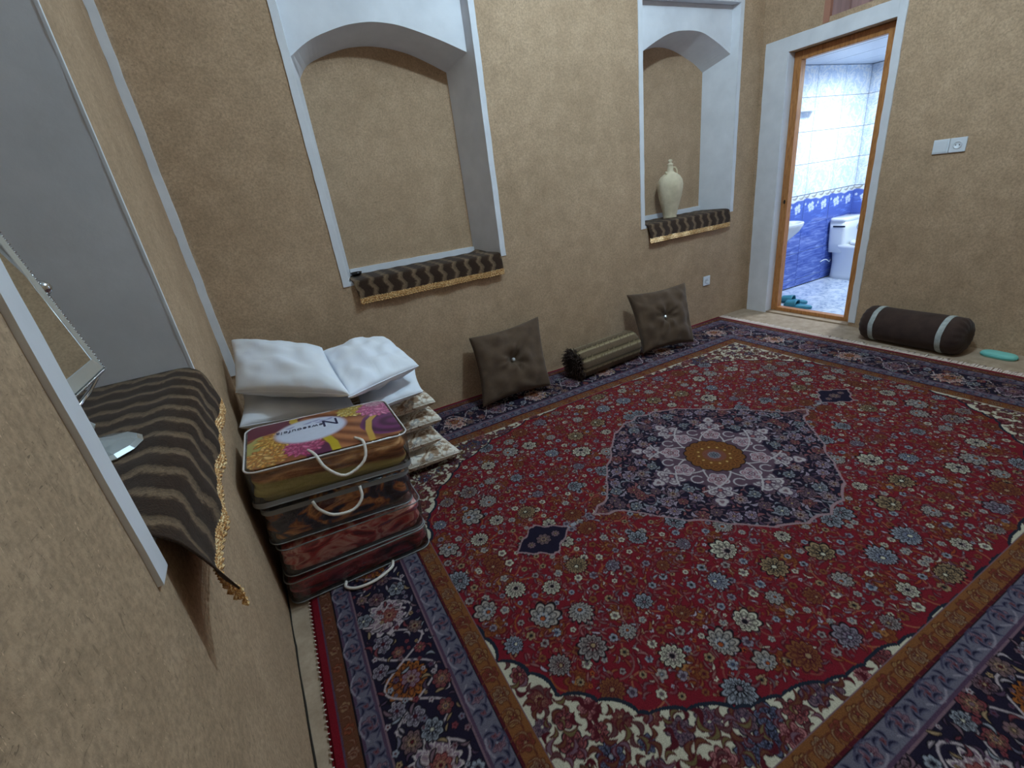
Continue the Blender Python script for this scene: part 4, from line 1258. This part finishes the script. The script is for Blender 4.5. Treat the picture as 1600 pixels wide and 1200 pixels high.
# ------------------------------------------------------------------ chevron sill cloths with gold trimming
M['gold'] = None
n = N('gold_braid'); v = n.coord()
c = n.ramp(n.noise(v, 140, 3, 0.6), [(0.3, L4((140, 88, 46))), (0.48, L4((214, 160, 96))), (0.62, L4((255, 232, 180)))]).outputs[0]
n.l(c, n.b.inputs['Base Color']); n.set(Roughness=0.35, Metallic=0.25); M['gold'] = n.m
def cloth(label, frame, s0, s1, path, skew0=0.0, skew1=0.0, wave=0.008, ph=0.0, step=0.005, flare=None, lift=None, fringe_h=0.038, loc=(0, 0, 0)):
    """frame(s, dpt, z) -> world; path = [(depth into niche, z)...] from the back over the edge to the hem"""
    e = empty('sill_cloth', label, 'cloth', loc)
    O = Vector(loc)
    # resample the path
    pts = [Vector((p[0], p[1])) for p in path]
    segs = [(pts[i+1] - pts[i]).length for i in range(len(pts) - 1)]
    tot = sum(segs); nW = int(tot / step)
    W = []
    for k in range(nW + 1):
        t = tot * k / nW; i = 0
        while i < len(segs) - 1 and t > segs[i]: t -= segs[i]; i += 1
        W.append(tuple(pts[i].lerp(pts[i+1], t / segs[i])))
    for _ in range(10):
        W = [W[0]] + [((W[i-1][0] + 2*W[i][0] + W[i+1][0]) / 4, (W[i-1][1] + 2*W[i][1] + W[i+1][1]) / 4) for i in range(1, len(W)-1)] + [W[-1]]
    nS = int((s1 - s0) / step)
    V = []; C = []
    hang0 = next(i for i, p in enumerate(W) if p[0] < 0.0)
    last = []
    for i, (dp, z) in enumerate(W):
        g_ = max(0.0, (i - hang0) / max(1, len(W) - 1 - hang0))
        for k in range(nS + 1):
            f = k / nS
            s = s0 + (s1 - s0) * f + g_ * (skew0 * (1 - f) + skew1 * f)
            dd = dp - g_ * wave * (1.0 + math.sin(s * 19 + ph) + 0.5 * math.sin(s * 43 + ph * 2)) 
            zz = z + (1 - g_) * 0.0015 * math.sin(s * 50) * (i < hang0) 
            if flare: 
                fd, fz = flare(f, g_); dd -= fd; zz += fz
            if lift: zz += lift(f, i / len(W))
            p = Vector(frame(s, dd, zz))
            V.append(p - O)
            C.append(chevron(s0 + (s1 - s0) * f, i * tot / nW, 0.094, 0.075, 0.022))
            if i == len(W) - 1: last.append(p)
    m = nS + 1
    F = [(j*m+i, j*m+i+1, (j+1)*m+i+1, (j+1)*m+i) for j in range(len(W) - 1) for i in range(nS)]
    o = attr_mesh('fabric', V, F, C, M['velvet'], e)
    md = o.modifiers.new('thick', 'SOLIDIFY'); md.thickness = 0.003; md.offset = 0
    # braid below the hem: three rows of knots and a scalloped lower edge
    b = MB()
    stp = 2
    r = random.Random(5)
    for row in range(4):
        for k in range(0, m - 1, stp):
            p = last[k].lerp(last[min(k + 1, m - 1)], 0.5 * (row % 2))
            tdir = (last[min(k + 1, m - 1)] - last[k]).normalized()
            q = p + Vector((0, 0, 0.004 - fringe_h * (row + 0.5) / 4)) + Vector((r.uniform(-.001, .001), r.uniform(-.001, .001), 0))
            if row == 3 and (k // stp) % 2: q.z -= 0.005
            R_ = 0.0068
            # small octahedral knot
            nn = tdir.cross(Vector((0, 0, 1)))
            vs_ = [q + tdir * R_ * 1.1, q - tdir * R_ * 1.1, q + nn * R_ * 0.7, q - nn * R_ * 0.7, q + Vector((0, 0, R_)), q - Vector((0, 0, R_))]
            b.add([x - O for x in vs_], [(0,2,4),(2,1,4),(1,3,4),(3,0,4),(2,0,5),(1,2,5),(3,1,5),(0,3,5)])
    o = b.build('gold_trimming', M['gold'], e, False); o['kind'] = 'stuff'
    o['label'] = 'gold braided trimming'
    return e
def fr_back(s, d_, z): return (s, YB + d_, z)
cloth('dark chevron cloth with gold trimming on the sill of the large empty niche', fr_back, 0.425, 1.462,
      [(0.255, 1.012), (0.20, 1.010), (0.02, 1.010), (-0.016, 1.003), (-0.022, 0.97), (-0.030, 0.897)], 0.02, 0.0, 0.006, 0.7, lift=lambda f, g: 0.045 * max(0, (f - 0.86) / 0.14) ** 1.5 * max(0, 0.3 - g) / 0.3, loc=(0.94, YB + 0.1, 1.003))
cloth('dark chevron cloth with gold trimming under the clay jug', fr_back, 2.835, 3.818,
      [(0.255, 1.002), (0.20, 1.000), (0.02, 1.000), (-0.016, 0.993), (-0.024, 0.95), (-0.032, 0.885)], 0.012, 0.0, 0.005, 2.1, loc=(3.33, YB + 0.1, 0.993))
def fr_left(s, d_, z): return (lwx(s) - d_, s, z)
cloth('wide dark chevron cloth with gold trimming in the left wall niche, under the mirror', fr_left, 0.768, 1.783,
      [(0.60, 1.000), (0.40, 1.000), (0.03, 1.000), (0.0, 0.995), (-0.020, 0.975), (-0.028, 0.93), (-0.034, 0.865)], -0.0, 0.03, 0.006, 0.3,
      flare=lambda f, g: (0.03 * g * max(0, 1 - f / 0.10) ** 1.3, -0.03 * g * max(0, (0.7 - f) / 0.7)), loc=(-0.5, 1.25, 0.993), fringe_h=0.042)

# ------------------------------------------------------------------ standing mirror in the left niche
n = N('mirror_glass'); n.set(Base_Color=(0.82, 0.88, 0.88, 1), Metallic=1.0, Roughness=0.02); M['mirror'] = n.m
n = N('bevelled_crystal'); n.set(Base_Color=(0.75, 0.83, 0.85, 1), Metallic=0.7, Roughness=0.12); M['crys2'] = n.m
mi = empty('standing_mirror', 'tilting table mirror with silver beaded frame and crystal foot in left niche', 'mirror', (-0.43, 1.165, 1.003))
tilt = math.radians(10)
dirv = Vector((-math.sin(tilt), 0, math.cos(tilt))); nrmv = Vector((math.cos(tilt), 0, math.sin(tilt)))
Pb = Vector((0.012, 0, 0.132)); hw, hh = 0.215, 0.40
def mp_(y, h, o=0): return Pb + Vector((0, y, 0)) + dirv * h + nrmv * o
b = MB().hexa([mp_(-hw, 0, -0.004), mp_(hw, 0, -0.004), mp_(hw, 0, 0.002), mp_(-hw, 0, 0.002), mp_(-hw, hh, -0.004), mp_(hw, hh, -0.004), mp_(hw, hh, 0.002), mp_(-hw, hh, 0.002)])
b.build('glass', M['mirror'], mi)
def fbar(y0_, h0, y1_, h1, wd):
    # flat bevelled frame bar between two points of the mirror plane
    d_ = Vector((y1_ - y0_, h1 - h0)).normalized(); p_ = Vector((-d_.y, d_.x)) * wd
    q = [(y0_, h0), (y1_, h1), (y1_ + p_.x, h1 + p_.y), (y0_ + p_.x, h0 + p_.y)]
    b = MB().hexa([mp_(*q[0], -0.004), mp_(*q[1], -0.004), mp_(*q[2], -0.004), mp_(*q[3], -0.004), mp_(*q[0], 0.006), mp_(*q[1], 0.006), mp_(*q[2], 0.003), mp_(*q[3], 0.003)])
    return b
for q in ((hw, 0, hw, hh, 0.022), (-hw, hh, -hw, 0, 0.022), (-hw, 0, hw, 0, 0.03), (hw, hh, -hw, hh, 0.022)):
    fbar(*q).build('frame_bar', M['crys2'], mi, bevel=0.0015, seg=1)
b = MB(); nb = 0
ring = [(hw + 0.004, k * 0.0085) for k in range(48)] + [(-hw - 0.004, k * 0.0085) for k in range(48)] + [(-hw + k * 0.0085, -0.004) for k in range(51)] + [(-hw + k * 0.0085, hh + 0.004) for k in range(51)]
for (yy, h_) in ring:
    q = mp_(yy, h_, 0.004); R_ = 0.0042
    b.add([q + Vector(t) * R_ for t in ((1,0,0),(-1,0,0),(0,1,0),(0,-1,0),(0,0,1),(0,0,-1))], [(0,2,4),(2,1,4),(1,3,4),(3,0,4),(2,0,5),(1,2,5),(3,1,5),(0,3,5)])
o = b.build('beaded_edge', M['chrome'], mi, True); o['kind'] = 'stuff'
for s in (1, -1):
    bm = bmesh.new(); bmesh.ops.create_icosphere(bm, subdivisions=2, radius=0.017)
    cc_ = mp_(s * (hw + 0.016), 0.2, 0.0)
    for vv_ in bm.verts: vv_.co = vv_.co + cc_
    me = bpy.data.meshes.new('pivot_knob'); bm.to_mesh(me); bm.free(); me.materials.append(M['chrome'])
    for p_ in me.polygons: p_.use_smooth = True
    o = bpy.data.objects.new('pivot_knob', me); COL.objects.link(o); o.parent = mi
    arm = [mp_(s * (hw + 0.016), 0.2, 0), mp_(s * (hw + 0.016), 0.06, -0.006), mp_(s * (hw + 0.006), -0.008, -0.01), mp_(s * hw * 0.5, -0.022, -0.01), mp_(0, -0.03, -0.012)]
    v_, f_ = tube(arm, 0.0045, 8); mesh('arm', v_, f_, M['chrome'], mi, True)
v_, f_ = lathe([(0.0, 0.0), (0.082, 0.0), (0.086, 0.004), (0.078, 0.012), (0.045, 0.020), (0.022, 0.028), (0.012, 0.04), (0.018, 0.052), (0.024, 0.062), (0.016, 0.074), (0.010, 0.085), (0.012, 0.105), (0.0, 0.108)], 14)
mesh('crystal_foot', v_, f_, M['crys2'], mi, False)

# ------------------------------------------------------------------ clay jug and small dish
n = N('raw_clay'); v = n.coord()
c = n.ramp(n.noise(v, 18, 4), [(0.3, L4((204, 190, 160))), (0.7, L4((226, 212, 184)))]).outputs[0]
n.l(c, n.b.inputs['Base Color']); n.set(Roughness=0.85)
wv_ = n.t.nodes.new('ShaderNodeTexWave'); wv_.bands_direction = 'Z'; wv_.inputs['Scale'].default_value = 30; wv_.inputs['Distortion'].default_value = 1.5
n.l(v, wv_.inputs['Vector']); n.bump(wv_.outputs['Fac'], 0.25, 0.004); M['clay'] = n.m
jg = empty('clay_jug', 'pale unglazed clay jug with narrow neck standing in the right niche', 'jug', (3.235, 3.165, 1.0025))
prof = [(0.0, 0.0), (0.078, 0.0), (0.080, 0.008), (0.078, 0.02), (0.090, 0.06), (0.112, 0.12), (0.132, 0.18), (0.146, 0.24), (0.148, 0.275), (0.138, 0.312), (0.112, 0.342), (0.078, 0.362), (0.050, 0.374), (0.038, 0.386), (0.034, 0.41), (0.031, 0.43), (0.036, 0.437), (0.036, 0.443), (0.022, 0.447), (0.016, 0.455), (0.024, 0.463), (0.024, 0.472), (0.012, 0.480), (0.0, 0.481)]
v_, f_ = lathe([(r * 0.72, z * 0.98) for r, z in prof], 40); mesh('body', v_, f_, M['clay'], jg, True)
v_, f_ = tube([(0.022, -0.01, 0.405), (0.040, -0.018, 0.402), (0.052, -0.022, 0.385), (0.056, -0.024, 0.362), (0.052, -0.022, 0.335)], 0.007, 8); mesh('handle', v_, f_, M['clay'], jg, True)
v_, f_ = tube([(-0.040, -0.008, 0.345), (-0.050, -0.01, 0.365), (-0.062, -0.012, 0.375)], [0.010, 0.009, 0.008], 8); mesh('spout', v_, f_, M['clay'], jg, True)
M['blk'] = mat_flat('black_glaze', (22, 22, 26), 0.25)
ds = empty('small_dish', 'small round black dish at the left end of the large niche sill', 'dish', (0.492, 3.215, 1.0135))
v_, f_ = lathe([(0.0, 0.0), (0.022, 0.0), (0.032, 0.008), (0.037, 0.022), (0.035, 0.022), (0.029, 0.010), (0.0, 0.007)], 24); mesh('bowl', v_, f_, M['blk'], ds, True)

# ------------------------------------------------------------------ sockets and switch
M['pl'] = mat_flat('white_plastic', (222, 228, 236), 0.35)
M['hole'] = mat_flat('socket_hole', (60, 60, 66), 0.5)
def plate(name, label, cat, loc, rot, sock=True, rocker=False, wd=0.086):
    e = empty(name, label, cat, loc, rot)
    h = wd / 2
    MB().box((-h, -0.010, -0.043), (h, 0.0, 0.043)).build('cover_plate', M['pl'], e, bevel=0.003)
    if sock:
        v_, f_ = lathe([(0.0, 0), (0.021, 0), (0.0235, 0.003), (0.020, 0.0035), (0.018, 0.001), (0.0, 0.001)], 24)
        mesh('socket_well', [(x, -0.010 - z, y) for x, y, z in v_], f_, M['pl'], e, True)
        for s in (-1, 1):
            v_, f_ = lathe([(0, 0), (0.003, 0), (0.003, 0.002), (0, 0.002)], 10)
            mesh('pin_hole', [(x + s * 0.0095, -0.0112 - z, y) for x, y, z in v_], f_, M['hole'], e)
    if rocker:
        MB().box((-0.034, -0.0135, -0.034), (0.034, -0.010, 0.034)).build('rocker', M['pl'], e, bevel=0.0015)
    return e
plate('wall_socket', 'small white wall socket low on the back wall near the doorway corner', 'socket', (3.565, YB - 0.0005, 0.394), (0, 0, 0))
plate('light_switch', 'white light switch plate on the right wall, left of its twin socket', 'switch', (XR - 0.0005, 1.660, 1.308), (0, 0, -PI/2), False, True)
plate('wall_socket', 'white wall socket on the right wall beside the light switch', 'socket', (XR - 0.0005, 1.572, 1.308), (0, 0, -PI/2))

# ------------------------------------------------------------------ blanket bags
n = N('clear_vinyl')
tr = n.t.nodes.new('ShaderNodeBsdfTransparent'); gl = n.t.nodes.new('ShaderNodeBsdfGlossy'); mx = n.t.nodes.new('ShaderNodeMixShader')
gl.inputs['Roughness'].default_value = 0.08; tr.inputs['Color'].default_value = (0.94, 0.95, 0.96, 1)
lw = n.t.nodes.new('ShaderNodeLayerWeight'); lw.inputs['Blend'].default_value = 0.25
v = n.coord(); bp_ = n.t.nodes.new('ShaderNodeBump'); bp_.inputs['Strength'].default_value = 0.6; bp_.inputs['Distance'].default_value = 0.02
n.l(n.noise(v, 14, 4, 0.6), bp_.inputs['Height']); n.l(bp_.outputs[0], gl.inputs['Normal']); n.l(bp_.outputs[0], lw.inputs['Normal'])
rp = n.ramp(lw.outputs['Fresnel'], [(0.0, (0.09,)*3 + (1,)), (1.0, (0.8,)*3 + (1,))])
n.l(rp.outputs[0], mx.inputs[0]); n.l(tr.outputs[0], mx.inputs[1]); n.l(gl.outputs[0], mx.inputs[2]); n.l(mx.outputs[0], n.out.inputs[0])
M['vinyl'] = n.m
M['pip_w'] = mat_flat('white_piping', (216, 210, 208), 0.45)
M['pip_g'] = mat_flat('grey_vinyl_edge', (136, 138, 140), 0.3)
M['rope'] = mat_flat('white_rope', (224, 216, 206), 0.7, bump=(200, 0.3, 0.002))
def mat_blanket(name, stops, seed, sc_=(4.5, 4.5, 7)):
    n = N(name); tc = n.coord(sc_); 
    mp2 = n.t.nodes.new('ShaderNodeVectorMath'); mp2.operation = 'ADD'; mp2.inputs[1].default_value = (seed * 3.1, seed * 1.7, seed)
    n.l(tc, mp2.inputs[0])
    no = n.noise(mp2.outputs[0], 1.5, 3, 0.5, 1.6)
    c = n.ramp(no, [(p, L4(cc)) for p, cc in stops]).outputs[0]
    n.l(c, n.b.inputs['Base Color']); n.set(Roughness=0.8)
    n.b.inputs['Sheen Weight'].default_value = 0.3
    n.bump(n.noise(mp2.outputs[0], 3, 4, 0.6), 0.6, 0.02)
    return n.m
bl4 = N('gold_brown_blanket'); tcv = bl4.coord((3, 3, 16)); no = bl4.noise(tcv, 1.3, 3, 0.5, 1.2)
top = bl4.ramp(no, [(0.36, L4((100, 60, 38))), (0.5, L4((184, 122, 74))), (0.58, L4((232, 172, 112))), (0.7, L4((132, 82, 50)))]).outputs[0]
bot = bl4.ramp(bl4.noise(tcv, 0.9, 2), [(0.35, L4((192, 180, 108))), (0.65, L4((226, 214, 138)))]).outputs[0]
tc = bl4.t.nodes.new('ShaderNodeTexCoord'); sp = bl4.t.nodes.new('ShaderNodeSeparateXYZ'); bl4.l(tc.outputs['Object'], sp.inputs[0])
ma = bl4.t.nodes.new('ShaderNodeMath'); ma.operation = 'MULTIPLY_ADD'; ma.inputs[1].default_value = 0.10; bl4.l(sp.outputs[0], ma.inputs[0]); bl4.l(sp.outputs[2], ma.inputs[2])
# folded edge: brown satin above, green-gold pile below and to the left
f_mask = bl4.ramp(ma.outputs[0], [(0.062, (0, 0, 0, 1)), (0.074, (1, 1, 1, 1))]).outputs[0]
bl4.l(bl4.mix(f_mask, bot, top), bl4.b.inputs['Base Color']); bl4.set(Roughness=0.6); bl4.bump(no, 0.6, 0.02)
M['b4'] = bl4.m
M['b3'] = mat_blanket('navy_orange_blanket', [(0.38, (46, 48, 66)), (0.47, (78, 80, 100)), (0.52, (176, 104, 70)), (0.59, (250, 180, 116)), (0.68, (116, 64, 56))], 3)
M['b2'] = mat_blanket('red_pink_blanket', [(0.36, (132, 50, 60)), (0.46, (216, 84, 84)), (0.55, (252, 196, 184)), (0.62, (196, 76, 76)), (0.74, (150, 116, 146))], 7)
M['b1'] = mat_blanket('maroon_blanket', [(0.36, (66, 36, 50)), (0.5, (140, 44, 60)), (0.60, (186, 72, 82)), (0.72, (96, 64, 86))], 12)

def bag(name, label, z, H, W_, D_, x, y, tilt, mat, handle=None, bands=None, rz=0.0, seed=0):
    e = empty('blanket_bag', label, 'bag', (x, y, z), (0, tilt, rz), 'zipped vinyl blanket bags in the corner stack')
    ol = rrect(W_, D_, 0.045)
    # folded blanket inside
    rings = []
    nl = 9
    for i in range(nl):
        t = i / (nl - 1); zz = 0.006 + (H - 0.012) * t
        ins = 0.012 + 0.012 * (abs(2 * t - 1) ** 4)
        ring = []
        for (px, py) in ol:
            k_ = 1 - ins / 0.25
            nz_ = noise.noise(Vector((px * 7 + seed, py * 7, t * 4)))
            fold = 0.006 * math.sin(t * PI * 5 + seed + px * 2)
            s = k_ + (0.010 * nz_ + fold) / 0.25
            ring.append((px * s * (1 if abs(px) > .2 else 1), py * s, zz))
        rings.append(ring)
    v_, f_ = loft(rings); mesh('folded_blanket', v_, f_, mat, e, True)
    # clear vinyl skin
    rings = []
    for i in range(7):
        t = i / 6; s = 1 + 0.012 * math.sin(t * PI)
        rings.append([(px * s + 0.002 * noise.noise(Vector((px * 20, py * 20, t * 3 + seed))), py * s + 0.003 * noise.noise(Vector((px * 16, t * 5, seed))), H * t) for (px, py) in ol])
    v_, f_ = loft(rings); mesh('vinyl_cover', v_, f_, M['vinyl'], e, True)
    for zz, key in ((0.0, 'g'), (H, 'w')):
        v_, f_ = tube([(p[0] * 1.004, p[1] * 1.006, zz) for p in ol], 0.0034 if name == 'b4' else 0.0026, 8, True)
        o = mesh('piping', v_, f_, M['pip_w'] if (key == 'w' and name == 'b4') else M['pip_g'], e, True)
        
    for (za, zb) in (bands or ()):
        rings = [[(p[0] * 1.012, p[1] * 1.016, zz) for p in ol] for zz in (za, (za + zb) / 2, zb)]
        v_, f_ = loft(rings, False, False); mesh('edge_band', v_, f_, M['pip_g'], e, True)
    if handle:
        pts = handle
        v_, f_ = tube(pts, 0.006, 10); mesh('handle', v_, f_, M['rope'], e, True)
    return e
def arc(pts, n=24):
    # Catmull-Rom through the given points
    P_ = [Vector(p) for p in pts]; out = []
    P_ = [P_[0] * 2 - P_[1]] + P_ + [P_[-1] * 2 - P_[-2]]
    for i in range(1, len(P_) - 2):
        for k in range(n // (len(P_) - 3)):
            t = k / (n // (len(P_) - 3))
            a, b_, c, d_ = P_[i-1], P_[i], P_[i+1], P_[i+2]
            out.append(0.5 * ((2 * b_) + (-a + c) * t + (2*a - 5*b_ + 4*c - d_) * t*t + (-a + 3*b_ - 3*c + d_) * t**3))
    out.append(P_[-2]); return out
YC = 1.86; D_ = 0.42
bag('b1', 'bottom blanket bag of the stack, dark maroon, its rope handle lying on the carpet', 0.0165, 0.101, 0.575, D_, -0.010, YC, 0.0, M['b1'],
    arc([(-0.08, -0.212, 0.006), (-0.085, -0.24, 0.004), (-0.045, -0.272, 0.004), (0.03, -0.275, 0.004), (0.10, -0.245, 0.004), (0.115, -0.21, 0.004)]), None, 0, 1)
bag('b2', 'second blanket bag from the bottom, holding a red and pink blanket', 0.138, 0.125, 0.56, D_, -0.008, YC, 0.055, M['b2'], None, None, 0.02, 2)
bag('b3', 'third blanket bag up, holding a black and orange blanket, with white rope handle', 0.288, 0.145, 0.545, D_ - 0.01, -0.016, YC - 0.005, 0.075, M['b3'],
    arc([(-0.10, -0.212, 0.14), (-0.085, -0.235, 0.115), (-0.04, -0.255, 0.085), (0.03, -0.255, 0.08), (0.07, -0.24, 0.11), (0.072, -0.214, 0.148)]), [(0.128, 0.143)], -0.01, 3)
b4 = bag('b4', 'topmost blanket bag with a printed flower lid and white rope handle', 0.455, 0.145, 0.575, D_ - 0.005, -0.006, YC - 0.006, 0.085, M['b4'],
    arc([(-0.075, -0.150, 0.152), (-0.055, -0.20, 0.150), (-0.03, -0.236, 0.105), (0.03, -0.25, 0.062), (0.105, -0.236, 0.095), (0.118, -0.20, 0.152), (0.095, -0.150, 0.155)]), [(0.001, 0.02)], 0, 4)
# printed lid
LWd, LD = 0.556, 0.396
xs2 = np.linspace(-LWd / 2, LWd / 2, 230); ys2 = np.linspace(-LD / 2, LD / 2, 164)
P = Paint(xs2, ys2, (136, 82, 54)); P.soft = 0.004
X2, Y2 = np.meshgrid(xs2, ys2)
sat = 0.5 + 0.5 * np.sin(X2 * 30 + Y2 * 55 + 3 * np.sin(X2 * 11 + Y2 * 7))
P.c = lin((116, 64, 42)) * (1 - sat[..., None]) + lin((172, 110, 72)) * sat[..., None]
def blob(cx, cy, rx, ry, col, wob=0.08, seed=0, stripes=None):
    t = np.arctan2((Y2 - cy) / ry, (X2 - cx) / rx); r = np.sqrt(((X2 - cx) / rx) ** 2 + ((Y2 - cy) / ry) ** 2)
    R = 1 + wob * np.sin(t * 3 + seed) + wob * 0.6 * np.sin(t * 7 + seed * 2)
    a = np.clip((R - r) * min(rx, ry) / 0.004 + 0.5, 0, 1)
    c = lin(col)
    if stripes: c = c * (0.75 + 0.35 * np.sin(r * stripes)[..., None])
    P.c = P.c * (1 - a[..., None]) + c * a[..., None]
blob(-0.26, 0.20, 0.19, 0.13, (98, 34, 58), 0.05, 1)
blob(0.27, -0.06, 0.14, 0.12, (104, 44, 92), 0.03, 2, 14)
blob(-0.03, -0.19, 0.055, 0.075, (92, 40, 72), 0.05, 2)
P.line([(-0.10, 0.22), (-0.105, 0.16), (-0.09, 0.10)], 0.016, (196, 166, 70))
P.line([(0.022, -0.20), (0.018, -0.14), (0.0, -0.08)], 0.016, (186, 160, 40))
P.line([(0.155, -0.19), (0.158, -0.10), (0.175, -0.02), (0.22, 0.05)], 0.012, (190, 150, 64))
blob(-0.24, -0.06, 0.085, 0.13, (168, 160, 96), 0.1, 5)
def bloom(cx, cy, R, cols, seed):
    r = random.Random(seed)
    for ringn in range(6, 0, -1):
        rr = R * ringn / 6
        for k in range(9 + ringn):
            a = 2 * PI * k / (9 + ringn) + r.uniform(-.15, .15)
            col = cols[(k + ringn) % len(cols)]
            P.leaf(cx + rr * 0.74 * math.cos(a), cy + rr * 0.74 * math.sin(a), R * 0.26, R * 0.115, a + r.uniform(-.3, .3), 0.2, [col, tuple(min(255, c + 22) for c in col), tuple(int(c * 0.72) for c in col)])
bloom(-0.165, -0.005, 0.095, [(206, 152, 62), (226, 180, 92), (190, 128, 52)], 1)
bloom(-0.215, -0.125, 0.085, [(206, 142, 64), (222, 176, 108), (190, 120, 60)], 2)
bloom(-0.085, -0.115, 0.075, [(196, 84, 128), (214, 112, 150), (170, 56, 104)], 3)
bloom(0.135, 0.135, 0.075, [(220, 190, 96), (206, 164, 66), (232, 210, 140)], 4)
bloom(0.23, 0.10, 0.088, [(206, 106, 150), (222, 138, 172), (188, 82, 130)], 5)
bloom(0.235, 0.185, 0.05, [(224, 170, 186), (232, 190, 200), (210, 150, 170)], 6)
P.ellipse(-0.045, 0.030, 0.136, 0.118, (196, 186, 206), 0.014)
P.ellipse(-0.045, 0.030, 0.126, 0.108, (206, 212, 230), 0.012)
for (x_, y_, a_) in ((-0.02, 0.110, 0.2), (0.01, 0.095, -0.3), (-0.05, 0.10, 0.5), (-0.005, 0.083, 0.1), (0.035, 0.10, 0.6), (-0.12, 0.09, 0.3)):
    P.leaf(x_, y_, 0.020, 0.007, a_, 0.3, [(150, 152, 196), (126, 130, 182), (186, 190, 216)])
# round the corners of the lid by clipping the grid to a rounded rectangle
Zl = 0.1495 + 0.010 * (np.cos(X2 / LWd * PI) * np.cos(Y2 / LD * PI)) ** 0.6
def rc(x, y):
    r = 0.042; qx = max(abs(x) - (LWd / 2 - r), 0); qy = max(abs(y) - (LD / 2 - r), 0)
    L_ = math.hypot(qx, qy)
    if qx > 0 and qy > 0 and L_ > r: f = r / L_; return (math.copysign(LWd / 2 - r + qx * f, x), math.copysign(LD / 2 - r + qy * f, y))
    return (x, y)
VV = np.array([(*rc(x, y), z) for x, y, z in zip(X2.ravel(), Y2.ravel(), Zl.ravel())])
lid = big_mesh('printed_lid', VV, grid_faces(len(xs2), len(ys2)), P.c.reshape(-1, 3), M['print'], b4)
lid['label'] = 'printed lid with flowers and a pale oval brand label'
M['ink'] = mat_flat('navy_ink', (40, 44, 84), 0.4)
def text(body, size, x, y, rz, font_shear=0.0, sx=1.0):
    c = bpy.data.curves.new('lettering', 'FONT'); c.body = body; c.size = size; c.extrude = 0.0004; c.shear = font_shear
    c.align_x = 'LEFT'; c.align_y = 'BOTTOM_BASELINE'; c.space_character = 1.15
    to = bpy.data.objects.new('lettering', c); COL.objects.link(to)
    dg = bpy.context.evaluated_depsgraph_get()
    me = bpy.data.meshes.new_from_object(to.evaluated_get(dg))
    bpy.data.objects.remove(to)
    me.materials.clear(); me.materials.append(M['ink'])
    o = bpy.data.objects.new('lettering', me); COL.objects.link(o); o.parent = lid
    o.location = (x, y, 0.1603); o.rotation_euler = (0, 0, rz); o.scale = (sx, 1, 1)
    return o
text('N', 0.095, 0.066, 0.082, PI, 0.0, 0.95)
text('ewseoufela', 0.040, 0.004, 0.060, PI + 0.0, 0.1, 0.86)
